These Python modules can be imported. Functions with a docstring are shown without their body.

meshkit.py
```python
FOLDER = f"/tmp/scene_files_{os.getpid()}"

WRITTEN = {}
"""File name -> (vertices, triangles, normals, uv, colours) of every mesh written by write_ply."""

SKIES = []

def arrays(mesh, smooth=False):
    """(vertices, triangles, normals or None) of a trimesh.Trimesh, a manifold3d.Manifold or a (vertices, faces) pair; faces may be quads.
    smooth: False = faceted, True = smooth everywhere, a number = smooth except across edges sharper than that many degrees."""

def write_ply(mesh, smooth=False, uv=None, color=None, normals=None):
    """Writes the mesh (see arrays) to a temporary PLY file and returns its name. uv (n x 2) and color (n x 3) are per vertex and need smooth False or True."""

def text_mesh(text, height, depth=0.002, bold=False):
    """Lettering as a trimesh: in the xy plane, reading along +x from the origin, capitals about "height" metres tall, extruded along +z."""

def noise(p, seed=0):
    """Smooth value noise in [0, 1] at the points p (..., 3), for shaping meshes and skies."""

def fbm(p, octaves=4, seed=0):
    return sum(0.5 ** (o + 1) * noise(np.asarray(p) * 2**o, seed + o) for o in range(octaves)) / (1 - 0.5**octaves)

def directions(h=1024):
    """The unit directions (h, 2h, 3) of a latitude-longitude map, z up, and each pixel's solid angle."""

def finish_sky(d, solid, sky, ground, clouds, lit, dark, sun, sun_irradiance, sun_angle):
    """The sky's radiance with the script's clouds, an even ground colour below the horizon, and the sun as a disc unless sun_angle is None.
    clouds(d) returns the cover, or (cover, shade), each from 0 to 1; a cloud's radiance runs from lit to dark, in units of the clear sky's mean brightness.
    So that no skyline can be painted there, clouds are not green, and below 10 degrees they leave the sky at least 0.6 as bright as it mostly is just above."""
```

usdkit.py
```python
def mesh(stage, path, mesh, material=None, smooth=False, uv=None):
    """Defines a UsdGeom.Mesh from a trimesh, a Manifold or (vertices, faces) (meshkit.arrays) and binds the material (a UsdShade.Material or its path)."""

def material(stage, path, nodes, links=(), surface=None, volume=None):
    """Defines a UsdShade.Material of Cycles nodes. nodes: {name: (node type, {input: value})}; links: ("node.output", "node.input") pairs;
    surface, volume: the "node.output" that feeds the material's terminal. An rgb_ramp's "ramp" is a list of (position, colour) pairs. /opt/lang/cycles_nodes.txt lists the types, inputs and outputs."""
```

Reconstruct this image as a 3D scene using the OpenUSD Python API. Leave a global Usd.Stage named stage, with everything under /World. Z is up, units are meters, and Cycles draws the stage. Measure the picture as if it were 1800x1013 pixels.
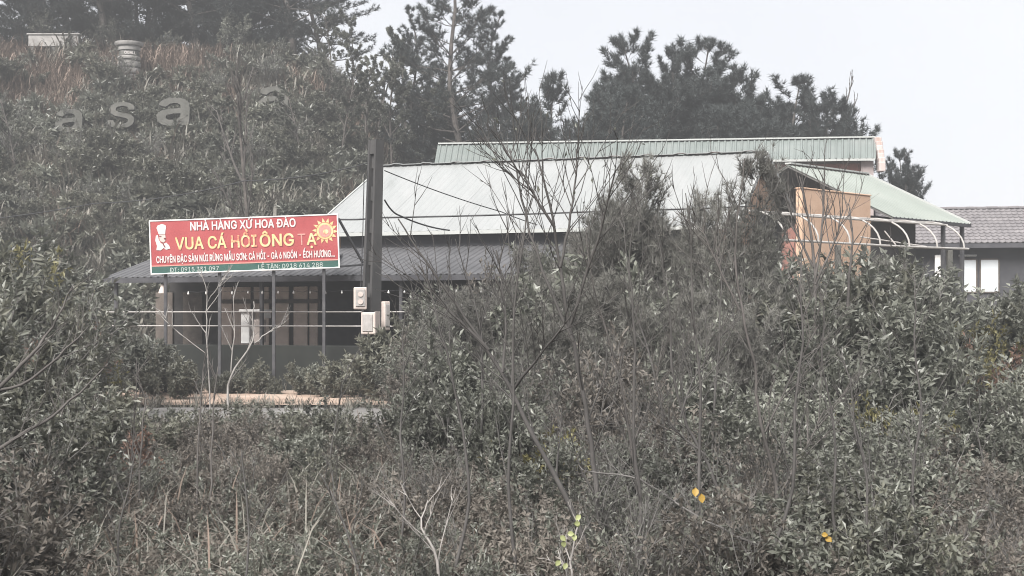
import math
import numpy as np
import trimesh
import usdkit, meshkit
from pxr import Usd, UsdGeom, UsdLux, UsdShade, Gf, Sdf, Vt

stage = Usd.Stage.CreateInMemory()
UsdGeom.SetStageUpAxis(stage, UsdGeom.Tokens.z)
UsdGeom.SetStageMetersPerUnit(stage, 1.0)
World = UsdGeom.Xform.Define(stage, '/World')
stage.SetDefaultPrim(World.GetPrim())
UsdGeom.Scope.Define(stage, '/World/Looks')

# ------------------------------------------------------------------ camera, sky, sun, exposure
F, HY = 2473.0, 555.0                       # focal length in photo pixels, photo row of the horizon
cam = UsdGeom.Camera.Define(stage, '/World/camera')
cam.AddRotateXOp().Set(90.0)
cam.CreateHorizontalApertureAttr(36.0)
cam.CreateVerticalApertureAttr(36.0 * 1013 / 1800)
cam.CreateFocalLengthAttr(36.0 * F / 1800)
cam.CreateVerticalApertureOffsetAttr(36.0 * (HY - 506.5) / 1800)
cam.CreateClippingRangeAttr(Gf.Vec2f(0.1, 2000))
cam.CreateExposureAttr(2.75)

SUN = np.array([-0.40, -0.75, 0.90]); SUN /= np.linalg.norm(SUN)
EL, ROT = math.asin(SUN[2]), math.atan2(SUN[0], SUN[1])
sky_mat = usdkit.material(stage, '/World/Looks/sky_overcast', {
    'tc': ('texture_coordinate', {}),
    'sky': ('sky_texture', {'sky_type': 'single_scattering', 'sun_disc': False, 'sun_elevation': EL, 'sun_rotation': ROT, 'aerosol_density': 3.0}),
    'n': ('noise_texture', {'scale': 2.2, 'detail': 4.0, 'roughness': 0.55}),
    'r': ('rgb_ramp', {'ramp': [(0.3, (2.28, 2.33, 2.46)), (0.7, (2.56, 2.58, 2.64))]}),
    'm': ('mix_color', {'blend_type': 'mix', 'fac': 0.97, 'use_clamp': False}),
    'b': ('background_shader', {'strength': 0.056}),
}, [('tc.generated', 'n.vector'), ('n.fac', 'r.fac'), ('sky.color', 'm.a'), ('r.color', 'm.b'), ('m.result', 'b.color')], surface='b.background')
dome = UsdLux.DomeLight.Define(stage, '/World/sky')
UsdShade.MaterialBindingAPI.Apply(dome.GetPrim()).Bind(sky_mat)
dome.GetPrim().SetCustomDataByKey('kind', 'structure')
sun = UsdLux.DistantLight.Define(stage, '/World/sun')
sun.CreateIntensityAttr(0.4); sun.CreateNormalizeAttr(True); sun.CreateAngleAttr(35.0)
sun.CreateColorAttr(Gf.Vec3f(1.0, 0.97, 0.93))
zx = SUN; xx = np.cross([0, 0, 1.0], zx); xx /= np.linalg.norm(xx); yx = np.cross(zx, xx)
M4 = np.eye(4); M4[0, :3], M4[1, :3], M4[2, :3] = xx, yx, zx
sun.AddTransformOp().Set(Gf.Matrix4d(M4.tolist()))

# ------------------------------------------------------------------ helpers
used = {}
def numbered(parent, name):
    k = used[(parent, name)] = used.get((parent, name), -1) + 1
    return name if k == 0 else f'{name}_{k:03d}'

def path_of(p):
    return '/World' if p is None else str((p.GetPrim() if hasattr(p, 'GetPrim') else p).GetPath())

def tag(p, label=None, cat=None, group=None, kind=None):
    p = p.GetPrim() if hasattr(p, 'GetPrim') else p
    for k, v in (('label', label), ('category', cat), ('group', group), ('kind', kind)):
        if v: p.SetCustomDataByKey(k, v)
    return p

def thing(name, label, cat, loc=(0, 0, 0), rotz=0.0, group=None):
    x = UsdGeom.Xform.Define(stage, '/World/' + numbered('/World', name))
    x.AddTranslateOp().Set(Gf.Vec3d(*map(float, loc)))
    if rotz: x.AddRotateZOp().Set(float(rotz))
    return tag(x, label, cat, group)

def part(name, m, mt, parent=None, label=None, cat=None, group=None, kind=None, smooth=False, origin=None):
    if hasattr(m, 'arrays'): m = m.arrays()
    if origin is not None:
        v, f, _ = meshkit.arrays(m); m = (v - np.asarray(origin), f)
    pp = path_of(parent)
    g = usdkit.mesh(stage, pp + '/' + numbered(pp, name), m, mt, smooth=smooth)
    return tag(g, label, cat, group, kind)

class MB:
    def __init__(s): s.v, s.f, s.n = [], [], 0
    def add(s, v, f):
        v, f = np.asarray(v, float), np.asarray(f, int)
        if f.shape[1] == 4: f = np.vstack([f[:, [0, 1, 2]], f[:, [0, 2, 3]]])
        s.v.append(v); s.f.append(f + s.n); s.n += len(v); return s
    def mesh(s, m): v, f, _ = meshkit.arrays(m); return s.add(v, f)
    def box(s, c, size, R=None, bev=0.0):
        m = rbox(size, bev); v, f = m
        v = v @ np.asarray(R).T if R is not None else v
        return s.add(v + np.asarray(c), f)
    def bar(s, a, b, w, h=None, up=(0, 0, 1), bev=0.0):
        a, b = np.asarray(a, float), np.asarray(b, float); h = w if h is None else h
        z = b - a; L = np.linalg.norm(z); z /= L
        x = np.cross(up, z)
        if np.linalg.norm(x) < 1e-3: x = np.cross((1, 0, 0), z)
        x /= np.linalg.norm(x); y = np.cross(z, x)
        return s.box((a + b) / 2, (w, h, L), np.stack([x, y, z], 1), bev)
    def tube(s, pts, r, k=6, cap=True):
        v, f = tube(pts, r, k, cap); return s.add(v, f)
    def arrays(s): return np.vstack(s.v), np.vstack(s.f)

def rbox(size, bev=0.0):
    sx, sy, sz = np.asarray(size, float) / 2
    if bev <= 0:
        v = np.array([[x, y, z] for x in (-sx, sx) for y in (-sy, sy) for z in (-sz, sz)])
        return v, np.array([[0, 1, 3, 2], [4, 6, 7, 5], [0, 4, 5, 1], [2, 3, 7, 6], [0, 2, 6, 4], [1, 5, 7, 3]])[:, [0, 1, 2, 3]].repeat(1, 0) if False else _q(np.array([[0, 1, 3, 2], [4, 6, 7, 5], [0, 4, 5, 1], [2, 3, 7, 6], [0, 2, 6, 4], [1, 5, 7, 3]]))
    b = min(bev, sx * .9, sy * .9, sz * .9)
    pts = []
    for x in (-1, 1):
        for y in (-1, 1):
            for z in (-1, 1):
                pts += [(x * sx, y * (sy - b), z * (sz - b)), (x * (sx - b), y * sy, z * (sz - b)), (x * (sx - b), y * (sy - b), z * sz)]
    h = trimesh.convex.convex_hull(np.array(pts))
    return np.array(h.vertices), np.array(h.faces)

def _q(f): return np.vstack([f[:, [0, 1, 2]], f[:, [0, 2, 3]]])

def tube(pts, r, k=6, cap=True):
    pts = np.asarray(pts, float); n = len(pts)
    r = np.broadcast_to(np.asarray(r, float), (n,))
    t = np.gradient(pts, axis=0); t /= np.maximum(np.linalg.norm(t, axis=1, keepdims=True), 1e-9)
    ref = np.array([0, 0, 1.0]) if abs(t[:, 2]).mean() < .8 else np.array([1.0, 0, 0])
    x = np.cross(ref, t); x /= np.maximum(np.linalg.norm(x, axis=1, keepdims=True), 1e-9)
    y = np.cross(t, x)
    a = np.arange(k) / k * 2 * np.pi
    v = (pts[:, None] + r[:, None, None] * (np.cos(a)[None, :, None] * x[:, None] + np.sin(a)[None, :, None] * y[:, None])).reshape(-1, 3)
    i, j = np.meshgrid(np.arange(n - 1), np.arange(k), indexing='ij')
    p = (i * k + j).ravel(); q = (i * k + (j + 1) % k).ravel()
    f = np.vstack([np.stack([p, q, q + k], 1), np.stack([p, q + k, p + k], 1)])
    if cap:
        c = [[0, j + 1, j] for j in range(1, k - 1)] + [[(n - 1) * k, (n - 1) * k + j, (n - 1) * k + j + 1] for j in range(1, k - 1)]
        f = np.vstack([f, c])
    return v, f

def at(px, py, Y):                       # a photo pixel's point at the distance Y
    return np.array([(px - 900) / F * Y, Y, (HY - py) / F * Y])

def prism(poly, depth):                  # extruded polygon (xy), z 0..depth
    from shapely.geometry import Polygon
    return trimesh.creation.extrude_polygon(Polygon(poly), depth, engine='earcut')

# ------------------------------------------------------------------ materials
def mat(name, stops, scale=3.0, rough=0.7, bump=0.0, spec=0.3, vec='pos', stretch=(1, 1, 1), detail=6.0, rand=0.0, metallic=0.0, bscale=None):
    n = {'g': ('geometry', {}), 'tc': ('texture_coordinate', {}), 'mp': ('mapping', {'scale': stretch}),
         'n': ('noise_texture', {'scale': scale, 'detail': detail, 'roughness': 0.62}),
         'r': ('rgb_ramp', {'ramp': stops}), 'o': ('object_info', {}),
         'mr': ('map_range', {'from_min': 0.0, 'from_max': 1.0, 'to_min': 1.0 - rand, 'to_max': 1.0 + rand}),
         'h': ('hsv', {'hue': 0.5, 'saturation': 1.0, 'fac': 1.0}),
         'p': ('principled_bsdf', {'roughness': rough, 'specular_ior_level': spec, 'metallic': metallic})}
    l = [('g.position' if vec == 'pos' else 'tc.object', 'mp.vector'), ('mp.vector', 'n.vector'), ('n.fac', 'r.fac'), ('r.color', 'h.color'), ('o.random', 'mr.value'), ('mr.result', 'h.value'), ('h.color', 'p.base_color')]
    if bump:
        n['n2'] = ('noise_texture', {'scale': bscale or scale * 6, 'detail': 5.0})
        n['b'] = ('bump', {'strength': bump, 'distance': 0.02})
        l += [('mp.vector', 'n2.vector'), ('n2.fac', 'b.height'), ('b.normal', 'p.normal')]
    return usdkit.material(stage, '/World/Looks/' + name, n, l, surface='p.BSDF')

def leaf_mat(name, stops, rough=0.42, spec=0.5, trans=0.25, tint=(1, 1, 1), nscale=0.35):
    """Each leaf its own tone (random per island), drifting from clump to clump."""
    n = {'g': ('geometry', {}), 'r': ('rgb_ramp', {'ramp': stops}),
         'n': ('noise_texture', {'scale': nscale, 'detail': 3.0}),
         'mr': ('map_range', {'from_min': 0.3, 'from_max': 0.7, 'to_min': 0.68, 'to_max': 1.3}),
         'o': ('object_info', {}), 'mo': ('map_range', {'to_min': 0.82, 'to_max': 1.18}),
         'mu': ('math', {'math_type': 'multiply'}),
         'h': ('hsv', {'hue': 0.5, 'saturation': 1.0, 'fac': 1.0}),
         'p': ('principled_bsdf', {'roughness': rough, 'specular_ior_level': spec}),
         't': ('translucent_bsdf', {}), 'x': ('mix_closure', {'fac': trans})}
    l = [('g.random_per_island', 'r.fac'), ('g.position', 'n.vector'), ('n.fac', 'mr.value'), ('o.random', 'mo.value'), ('mr.result', 'mu.value1'), ('mo.result', 'mu.value2'),
         ('r.color', 'h.color'), ('mu.value', 'h.value'), ('h.color', 'p.base_color'), ('h.color', 't.color'), ('p.BSDF', 'x.closure1'), ('t.BSDF', 'x.closure2')]
    return usdkit.material(stage, '/World/Looks/' + name, n, l, surface='x.closure')

M = {}
M['ground'] = mat('ground_soil', [(0.3, (.055, .05, .04)), (0.55, (.10, .085, .065)), (0.75, (.15, .12, .09))], 0.7, 0.95, 0.5)
M['earth'] = mat('pink_earth', [(0.3, (0.192, 0.141, 0.109)), (0.5, (0.294, 0.218, 0.173)), (0.7, (0.358, 0.288, 0.237))], 0.9, 0.95, 0.4)
M['road'] = mat('pale_concrete_road', [(0.3, (0.096, 0.091, 0.089)), (0.6, (0.154, 0.149, 0.144)), (0.8, (0.192, 0.187, 0.182))], 0.8, 0.9, 0.2)
M['roof'] = mat('pale_green_sheet', [(0.2, (0.158, 0.167, 0.162)), (0.38, (0.206, 0.214, 0.213)), (0.55, (0.221, 0.227, 0.226)), (0.8, (0.243, 0.246, 0.246))], 1.3, 0.38, 0.0, 0.45, rand=0.05, stretch=(1, .22, .22))
M['roof_rear'] = mat('green_sheet', [(0.25, (0.108, 0.126, 0.117)), (0.5, (0.131, 0.148, 0.141)), (0.75, (0.154, 0.166, 0.158))], 0.7, 0.45, 0.0, 0.4, rand=0.05)
M['roof_side'] = mat('grey_green_sheet', [(0.25, (0.154, 0.171, 0.154)), (0.5, (0.179, 0.197, 0.179)), (0.75, (0.205, 0.220, 0.202))], 0.5, 0.5, 0.0, 0.4, rand=0.03)
M['roof_grey'] = mat('weathered_grey_sheet', [(0.2, (0.046, 0.046, 0.049)), (0.5, (0.068, 0.068, 0.072)), (0.8, (0.093, 0.091, 0.095))], 1.4, 0.6, 0.0, 0.35, rand=0.06)
M['deck'] = mat('dark_underside', [(0.3, (.06, .058, .056)), (0.7, (.11, .105, .10))], 3.0, 0.85)
M['trim'] = mat('pale_trim', [(0.3, (0.275, 0.285, 0.275)), (0.7, (0.329, 0.335, 0.324))], 4.0, 0.5)
M['fascia'] = mat('dark_fascia', [(0.3, (0.035, 0.035, 0.040)), (0.7, (0.054, 0.053, 0.058))], 2.0, 0.8)
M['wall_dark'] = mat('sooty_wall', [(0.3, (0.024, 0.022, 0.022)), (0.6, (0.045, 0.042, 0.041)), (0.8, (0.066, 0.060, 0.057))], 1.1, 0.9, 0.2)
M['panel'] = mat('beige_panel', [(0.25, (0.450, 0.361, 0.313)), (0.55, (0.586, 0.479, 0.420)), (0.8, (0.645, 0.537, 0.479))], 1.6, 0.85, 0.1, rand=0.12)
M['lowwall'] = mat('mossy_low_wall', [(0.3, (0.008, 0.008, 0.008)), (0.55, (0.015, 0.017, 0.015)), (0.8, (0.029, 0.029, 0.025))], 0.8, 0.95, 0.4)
M['timber'] = mat('dark_timber', [(0.3, (.06, .05, .045)), (0.7, (.12, .10, .085))], 5.0, 0.8)
M['peach'] = mat('peach_plaster', [(0.2, (0.304, 0.198, 0.137)), (0.42, (0.410, 0.278, 0.198)), (0.62, (0.456, 0.319, 0.232)), (0.8, (0.486, 0.372, 0.289))], 0.9, 0.9, 0.15)
M['brickred'] = mat('red_brown_wall', [(0.3, (0.166, 0.077, 0.061)), (0.7, (0.230, 0.115, 0.093))], 2.0, 0.9, 0.2)
M['pinkwall'] = mat('pinkish_pillar', [(0.3, (0.246, 0.207, 0.202)), (0.7, (0.302, 0.258, 0.246))], 2.0, 0.9)
M['rust'] = mat('rust_stained_strip', [(0.3, (0.252, 0.156, 0.126)), (0.5, (0.372, 0.318, 0.300)), (0.7, (0.408, 0.372, 0.360))], 3.0, 0.8, stretch=(1, 1, .2))
M['tile'] = mat('grey_roof_tile', [(0.25, (0.097, 0.090, 0.094)), (0.5, (0.137, 0.128, 0.132)), (0.75, (0.172, 0.161, 0.163))], 2.5, 0.7, 0.2, rand=0.08)
M['white'] = mat('white_paint', [(0.3, (0.560, 0.552, 0.536)), (0.7, (0.640, 0.632, 0.616))], 4.0, 0.5)
M['pipe'] = mat('white_steel_pipe', [(0.25, (0.220, 0.202, 0.190)), (0.5, (0.291, 0.278, 0.264)), (0.75, (0.317, 0.309, 0.300))], 5.0, 0.5)
M['darksteel'] = mat('dark_steel', [(0.3, (.035, .035, .04)), (0.7, (.07, .068, .07))], 5.0, 0.5)
M['cable'] = mat('black_cable', [(0.3, (.018, .018, .02)), (0.7, (.035, .035, .038))], 5.0, 0.6)
M['pole'] = mat('old_concrete_pole', [(0.25, (0.027, 0.027, 0.027)), (0.5, (0.043, 0.042, 0.042)), (0.75, (0.058, 0.055, 0.055))], 1.8, 0.9, 0.35, stretch=(1, 1, .35))
M['cream'] = mat('cream_meter_box', [(0.3, (0.374, 0.313, 0.286)), (0.7, (0.449, 0.394, 0.361))], 6.0, 0.6)
M['boxgrey'] = mat('grey_meter_front', [(0.3, (.22, .21, .20)), (0.7, (.32, .30, .29))], 8.0, 0.5)
M['red'] = mat('faded_red_sign', [(0.25, (0.237, 0.037, 0.039)), (0.5, (0.277, 0.052, 0.055)), (0.75, (0.297, 0.069, 0.069))], 1.6, 0.6, rand=0)
M['green'] = mat('dark_green_sign', [(0.3, (0.017, 0.058, 0.048)), (0.7, (0.031, 0.082, 0.068))], 3.0, 0.6)
M['signwhite'] = mat('sign_white', [(0.3, (0.454, 0.415, 0.401)), (0.7, (0.531, 0.506, 0.492))], 9.0, 0.6)
M['signgold'] = mat('sign_gold', [(0.3, (0.427, 0.265, 0.118)), (0.5, (0.545, 0.383, 0.191)), (0.75, (0.589, 0.471, 0.294))], 6.0, 0.6)
M['signfaded'] = mat('sign_gold_faded', [(0.38, (0.400, 0.120, 0.080)), (0.5, (0.512, 0.336, 0.176)), (0.6, (0.592, 0.432, 0.256))], 9.0, 0.6)
M['signdark'] = mat('sign_dark_red', [(0.3, (.12, .03, .03)), (0.7, (.18, .045, .045))], 9.0, 0.7)
M['signpink'] = mat('sign_sun_disc', [(0.3, (0.400, 0.160, 0.136)), (0.7, (0.496, 0.240, 0.208))], 20.0, 0.7)
M['signgrey'] = mat('sign_pale_grey', [(0.3, (0.288, 0.336, 0.320)), (0.7, (0.400, 0.440, 0.416))], 12.0, 0.7)
M['letter'] = mat('lichened_concrete', [(0.25, (0.040, 0.040, 0.034)), (0.5, (0.062, 0.061, 0.055)), (0.75, (0.092, 0.089, 0.080))], 2.0, 0.95, 0.4)
M['stonepale'] = mat('pale_weathered_stone', [(0.25, (0.114, 0.110, 0.103)), (0.5, (0.220, 0.211, 0.202)), (0.75, (0.290, 0.278, 0.269))], 2.2, 0.9, 0.3)
M['stonedark'] = mat('dark_mossy_stone', [(0.3, (0.056, 0.056, 0.052)), (0.7, (0.120, 0.116, 0.108))], 2.2, 0.9, 0.3)
M['bark'] = mat('pine_bark', [(0.3, (.045, .04, .038)), (0.7, (.10, .088, .08))], 5.0, 0.95, 0.4, vec='obj')
M['twig'] = mat('grey_twig', [(0.3, (0.055, 0.051, 0.048)), (0.55, (0.105, 0.099, 0.095)), (0.8, (0.200, 0.191, 0.184))], 4.0, 0.85, vec='obj', rand=0.2)
M['twigpale'] = mat('pale_bare_bark', [(0.3, (0.128, 0.116, 0.109)), (0.55, (0.217, 0.203, 0.191)), (0.8, (0.300, 0.285, 0.270))], 3.0, 0.85)
M['twigdark'] = mat('dark_bare_bark', [(0.3, (0.035, 0.032, 0.030)), (0.55, (0.070, 0.063, 0.059)), (0.8, (0.119, 0.108, 0.104))], 3.0, 0.85)
M['glass'] = mat('bright_window_pane', [(0.3, (0.496, 0.528, 0.552)), (0.7, (0.576, 0.600, 0.616))], 2.0, 0.08, spec=0.8)

M['leaf_a'] = leaf_mat('leaf_grey_green', [(0, (0.118, 0.122, 0.101)), (.4, (0.243, 0.250, 0.215)), (.68, (0.389, 0.397, 0.354)), (.8, (0.639, 0.639, 0.599)), (1, (0.720, 0.720, 0.720))])
M['leaf_b'] = leaf_mat('leaf_olive', [(0, (0.114, 0.114, 0.090)), (.45, (0.241, 0.241, 0.196)), (.7, (0.395, 0.388, 0.328)), (.85, (0.586, 0.566, 0.515)), (1, (0.720, 0.720, 0.718))])
M['leaf_c'] = leaf_mat('leaf_brownish', [(0, (0.126, 0.112, 0.097)), (.5, (0.252, 0.227, 0.202)), (.85, (0.403, 0.376, 0.336)), (1, (0.630, 0.596, 0.551))], rough=.6, spec=.3)
M['leaf_yellow'] = leaf_mat('leaf_yellow', [(0, (0.336, 0.216, 0.048)), (1, (0.448, 0.320, 0.096))], rough=.5, spec=.3)
M['leaf_lime'] = leaf_mat('leaf_lime', [(0, (.24, .26, .12)), (1, (.42, .43, .26))], rough=.5, spec=.3)
M['needle'] = leaf_mat('pine_needle', [(0, (0.033, 0.039, 0.038)), (.6, (0.061, 0.069, 0.065)), (1, (0.102, 0.109, 0.104))], rough=.6, spec=.25, trans=.12, nscale=0.5)
M['needle_near'] = leaf_mat('young_pine_needle', [(0, (0.130, 0.127, 0.114)), (.6, (0.246, 0.240, 0.218)), (1, (0.440, 0.427, 0.394))], rough=.6, spec=.25, trans=.15, nscale=0.6)
M['sapbark'] = mat('sapling_bark', [(0.3, (0.032, 0.030, 0.028)), (0.55, (0.056, 0.052, 0.050)), (0.8, (0.104, 0.098, 0.093))], 3.0, 0.85)
M['leaf_russet'] = leaf_mat('leaf_russet', [(0, (0.136, 0.085, 0.065)), (.5, (0.255, 0.171, 0.135)), (1, (0.408, 0.323, 0.270))], rough=.6, spec=.25)
M['leaf_gold'] = leaf_mat('leaf_yellow_green', [(0, (.17, .155, .07)), (.5, (.33, .30, .14)), (1, (.55, .50, .29))], rough=.5, spec=.3)
M['grass'] = leaf_mat('grass_grey_green', [(0, (0.132, 0.123, 0.105)), (.5, (0.259, 0.244, 0.213)), (.8, (0.407, 0.385, 0.348)), (1, (0.682, 0.649, 0.610))], rough=.55, spec=.35, trans=.2)
M['grassdry'] = leaf_mat('grass_dry_russet', [(0, (0.137, 0.105, 0.086)), (.5, (0.242, 0.184, 0.157)), (.85, (0.347, 0.278, 0.238)), (1, (0.525, 0.452, 0.400))], rough=.7, spec=.2, trans=.2)

# ------------------------------------------------------------------ terrain
def smooth(a, b, x):
    t = np.clip((x - a) / (b - a), 0, 1); return t * t * (3 - 2 * t)

def terrain(x, y):
    x, y = np.asarray(x, float), np.asarray(y, float)
    crest = np.interp(x, [-60, -30, -13, -10, -7.5, -5, -2, 3, 12, 18, 30, 60], [14.5, 14.0, 13.3, 12.4, 10.2, 7.6, 5.4, 4.2, 3.2, -.4, -2.0, -3.0])
    foot = np.interp(x, [-40, -7, 2, 40], [46.5, 47, 55, 57])
    t = np.clip((y - foot) / (74 - foot), 0, 1)
    hill = (crest + 2.05) * (t ** 0.92 * (1 - .12 * smooth(.8, 1, t)) + .12 * smooth(.8, 1, t) * t)
    z = -2.05 + hill - np.clip(y - 82, 0, 500) * .05
    z = z - 0.35 * (1 - smooth(20.5, 23.5, y))
    z = np.where(y < 3, z - .25 * (3 - np.maximum(y, -10)) / 3 * .3, z)
    rough = meshkit.fbm(np.stack([x * .35, y * .35, 0 * x], -1), 4, 5) - .5
    amp = .35 * (1 - smooth(19.5, 22.5, y)) + .9 * smooth(.05, .2, t) + .02
    return z + rough * amp

def hit(px, py, y0=24.0, y1=110.0):       # where the sight line through a photo pixel meets the ground
    Y = np.linspace(y0, y1, 900); P = np.stack([(px - 900) / F * Y, Y, (HY - py) / F * Y], 1)
    k = np.nonzero(P[:, 2] <= terrain(P[:, 0], P[:, 1]))[0]
    return P[k[0]] if len(k) else P[-1]

gx = np.unique(np.concatenate([np.linspace(-420, -45, 30), np.linspace(-45, 45, 181), np.linspace(45, 420, 30)]))
gy = np.unique(np.concatenate([np.linspace(-60, -2, 14), np.linspace(-2, 95, 195), np.linspace(95, 700, 40)]))
GX, GY = np.meshgrid(gx, gy, indexing='ij')
GV = np.stack([GX, GY, terrain(GX, GY)], -1).reshape(-1, 3)
i, j = np.meshgrid(np.arange(len(gx) - 1), np.arange(len(gy) - 1), indexing='ij')
p = (i * len(gy) + j).ravel()
part('ground', (GV, np.stack([p, p + len(gy), p + len(gy) + 1, p + 1], 1)), M['ground'], kind='structure', smooth=True)

def sheet(x0, x1, yf0, yf1, dz, nx=60, ny=6):
    X = np.linspace(x0, x1, nx); S = np.linspace(0, 1, ny)
    rg = np.random.default_rng(3)
    wob = meshkit.fbm(np.stack([X * .8, X * 0, X * 0], 1), 3, 2) - .5
    V = np.array([[a, yf0(a) + w * .6 + (yf1(a) - yf0(a)) * s, 0] for a, w in zip(X, wob) for s in S])
    V[:, 2] = terrain(V[:, 0], V[:, 1]) + dz
    i, j = np.meshgrid(np.arange(nx - 1), np.arange(ny - 1), indexing='ij'); p = (i * ny + j).ravel()
    return V, np.stack([p, p + ny, p + ny + 1, p + 1], 1)
part('road', sheet(-40, 30, lambda x: 23.2 - .05 * x, lambda x: 30.3 - .05 * x, .05), M['road'], kind='structure', smooth=True)
part('earth_verge', sheet(-14, 8, lambda x: 30.9 - .05 * x, lambda x: 36.6 - .25 * x, .075), M['earth'], kind='structure', smooth=True)

# ------------------------------------------------------------------ roofs of ribbed sheets
def ribbed(A, B, C, D, s0, s1, pitch, h, t=.012, lift=0.0, rows=1, drop=0.0):
    """Closed ribbed sheet on the quad ridge A-B, eave D-C, between s0 and s1 of its width."""
    A, B, C, D = map(lambda q: np.asarray(q, float), (A, B, C, D))
    W = np.linalg.norm(B - A) * (s1 - s0); nr = max(1, int(round(W / pitch)))
    xs, hs = [], []
    for r in range(nr):
        for q, e in ((0, 0), (.3, 0), (.42, 1), (.6, 1), (.72, 0)):
            xs.append((r + q) / nr); hs.append(e * h)
    xs.append(1.0); hs.append(0.0)
    xs, hs = s0 + np.array(xs) * (s1 - s0), np.array(hs) + lift
    N = np.cross(B - A, D - A); N /= np.linalg.norm(N)
    if N[2] < 0: N = -N
    top = A + (B - A) * xs[:, None]; bot = D + (C - D) * xs[:, None]
    ring = []
    for q in np.linspace(0, 1, rows + 1):
        ln = top + (bot - top) * q
        ring.append((ln + N * hs[:, None], ln + N * (hs - t)[:, None]))
    n = len(xs); v = np.vstack([np.vstack(r) for r in ring]); f = []
    for r in range(rows):
        o, o2 = r * 2 * n, (r + 1) * 2 * n
        for k in range(n - 1):
            f += [[o + k, o2 + k, o2 + k + 1, o + k + 1], [o + n + k, o + n + k + 1, o2 + n + k + 1, o2 + n + k]]
        f += [[o, o + n, o2 + n, o2], [o + n - 1, o2 + n - 1, o2 + 2 * n - 1, o + 2 * n - 1]]
    o = rows * 2 * n
    for k in range(n - 1):
        f += [[k, k + 1, n + k + 1, n + k], [o + k, o + n + k, o + n + k + 1, o + k + 1]]
    return v, np.array(f)

def deck(A, B, C, D, t=.05, below=.03):
    A, B, C, D = map(lambda q: np.asarray(q, float), (A, B, C, D))
    N = np.cross(B - A, D - A); N /= np.linalg.norm(N); N = N if N[2] > 0 else -N
    q = np.array([A, B, C, D]); v = np.vstack([q - N * below, q - N * (below + t)])
    return v, np.array([[0, 1, 2, 3], [7, 6, 5, 4], [0, 4, 5, 1], [1, 5, 6, 2], [2, 6, 7, 3], [3, 7, 4, 0]])

def sheet_roof(parent, A, B, C, D, n, mt, pitch=.25, h=.02, name='roof', seed=0, label=None):
    """A roof slope: a batten deck with its sheets as pieces."""
    rg = np.random.default_rng(seed)
    r = part(name, deck(A, B, C, D), M['deck'], parent, label=label)
    for k in range(n):
        part('roof_sheet', ribbed(A, B, C, D, k / n - .002, (k + 1) / n + .002, pitch, h, lift=.004 * (k % 2) + rg.uniform(0, .004)), mt, r)
    return r

# ------------------------------------------------------------------ restaurant
TH = math.radians(18.8)
U = np.array([math.cos(TH), -math.sin(TH), 0]); V = np.array([-math.sin(TH), -math.cos(TH), 0])
P0 = np.array([-4.19, 46.0, 0])
def R(u, v, z): return P0 + U * u + V * v + np.array([0, 0, z])
RB = np.stack([U, -V, [0, 0, 1]], 1)       # box frame of the restaurant
res = thing('restaurant', 'long restaurant with pale green ribbed roof, grey lower roof and dark open veranda', 'building', R(6, 4, -2.05))
ORG = R(6, 4, -2.05)
def rp(name, m, mt, parent=None, **k): return part(name, m, mt, parent or res, origin=ORG, **k)
L = 12.45
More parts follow.
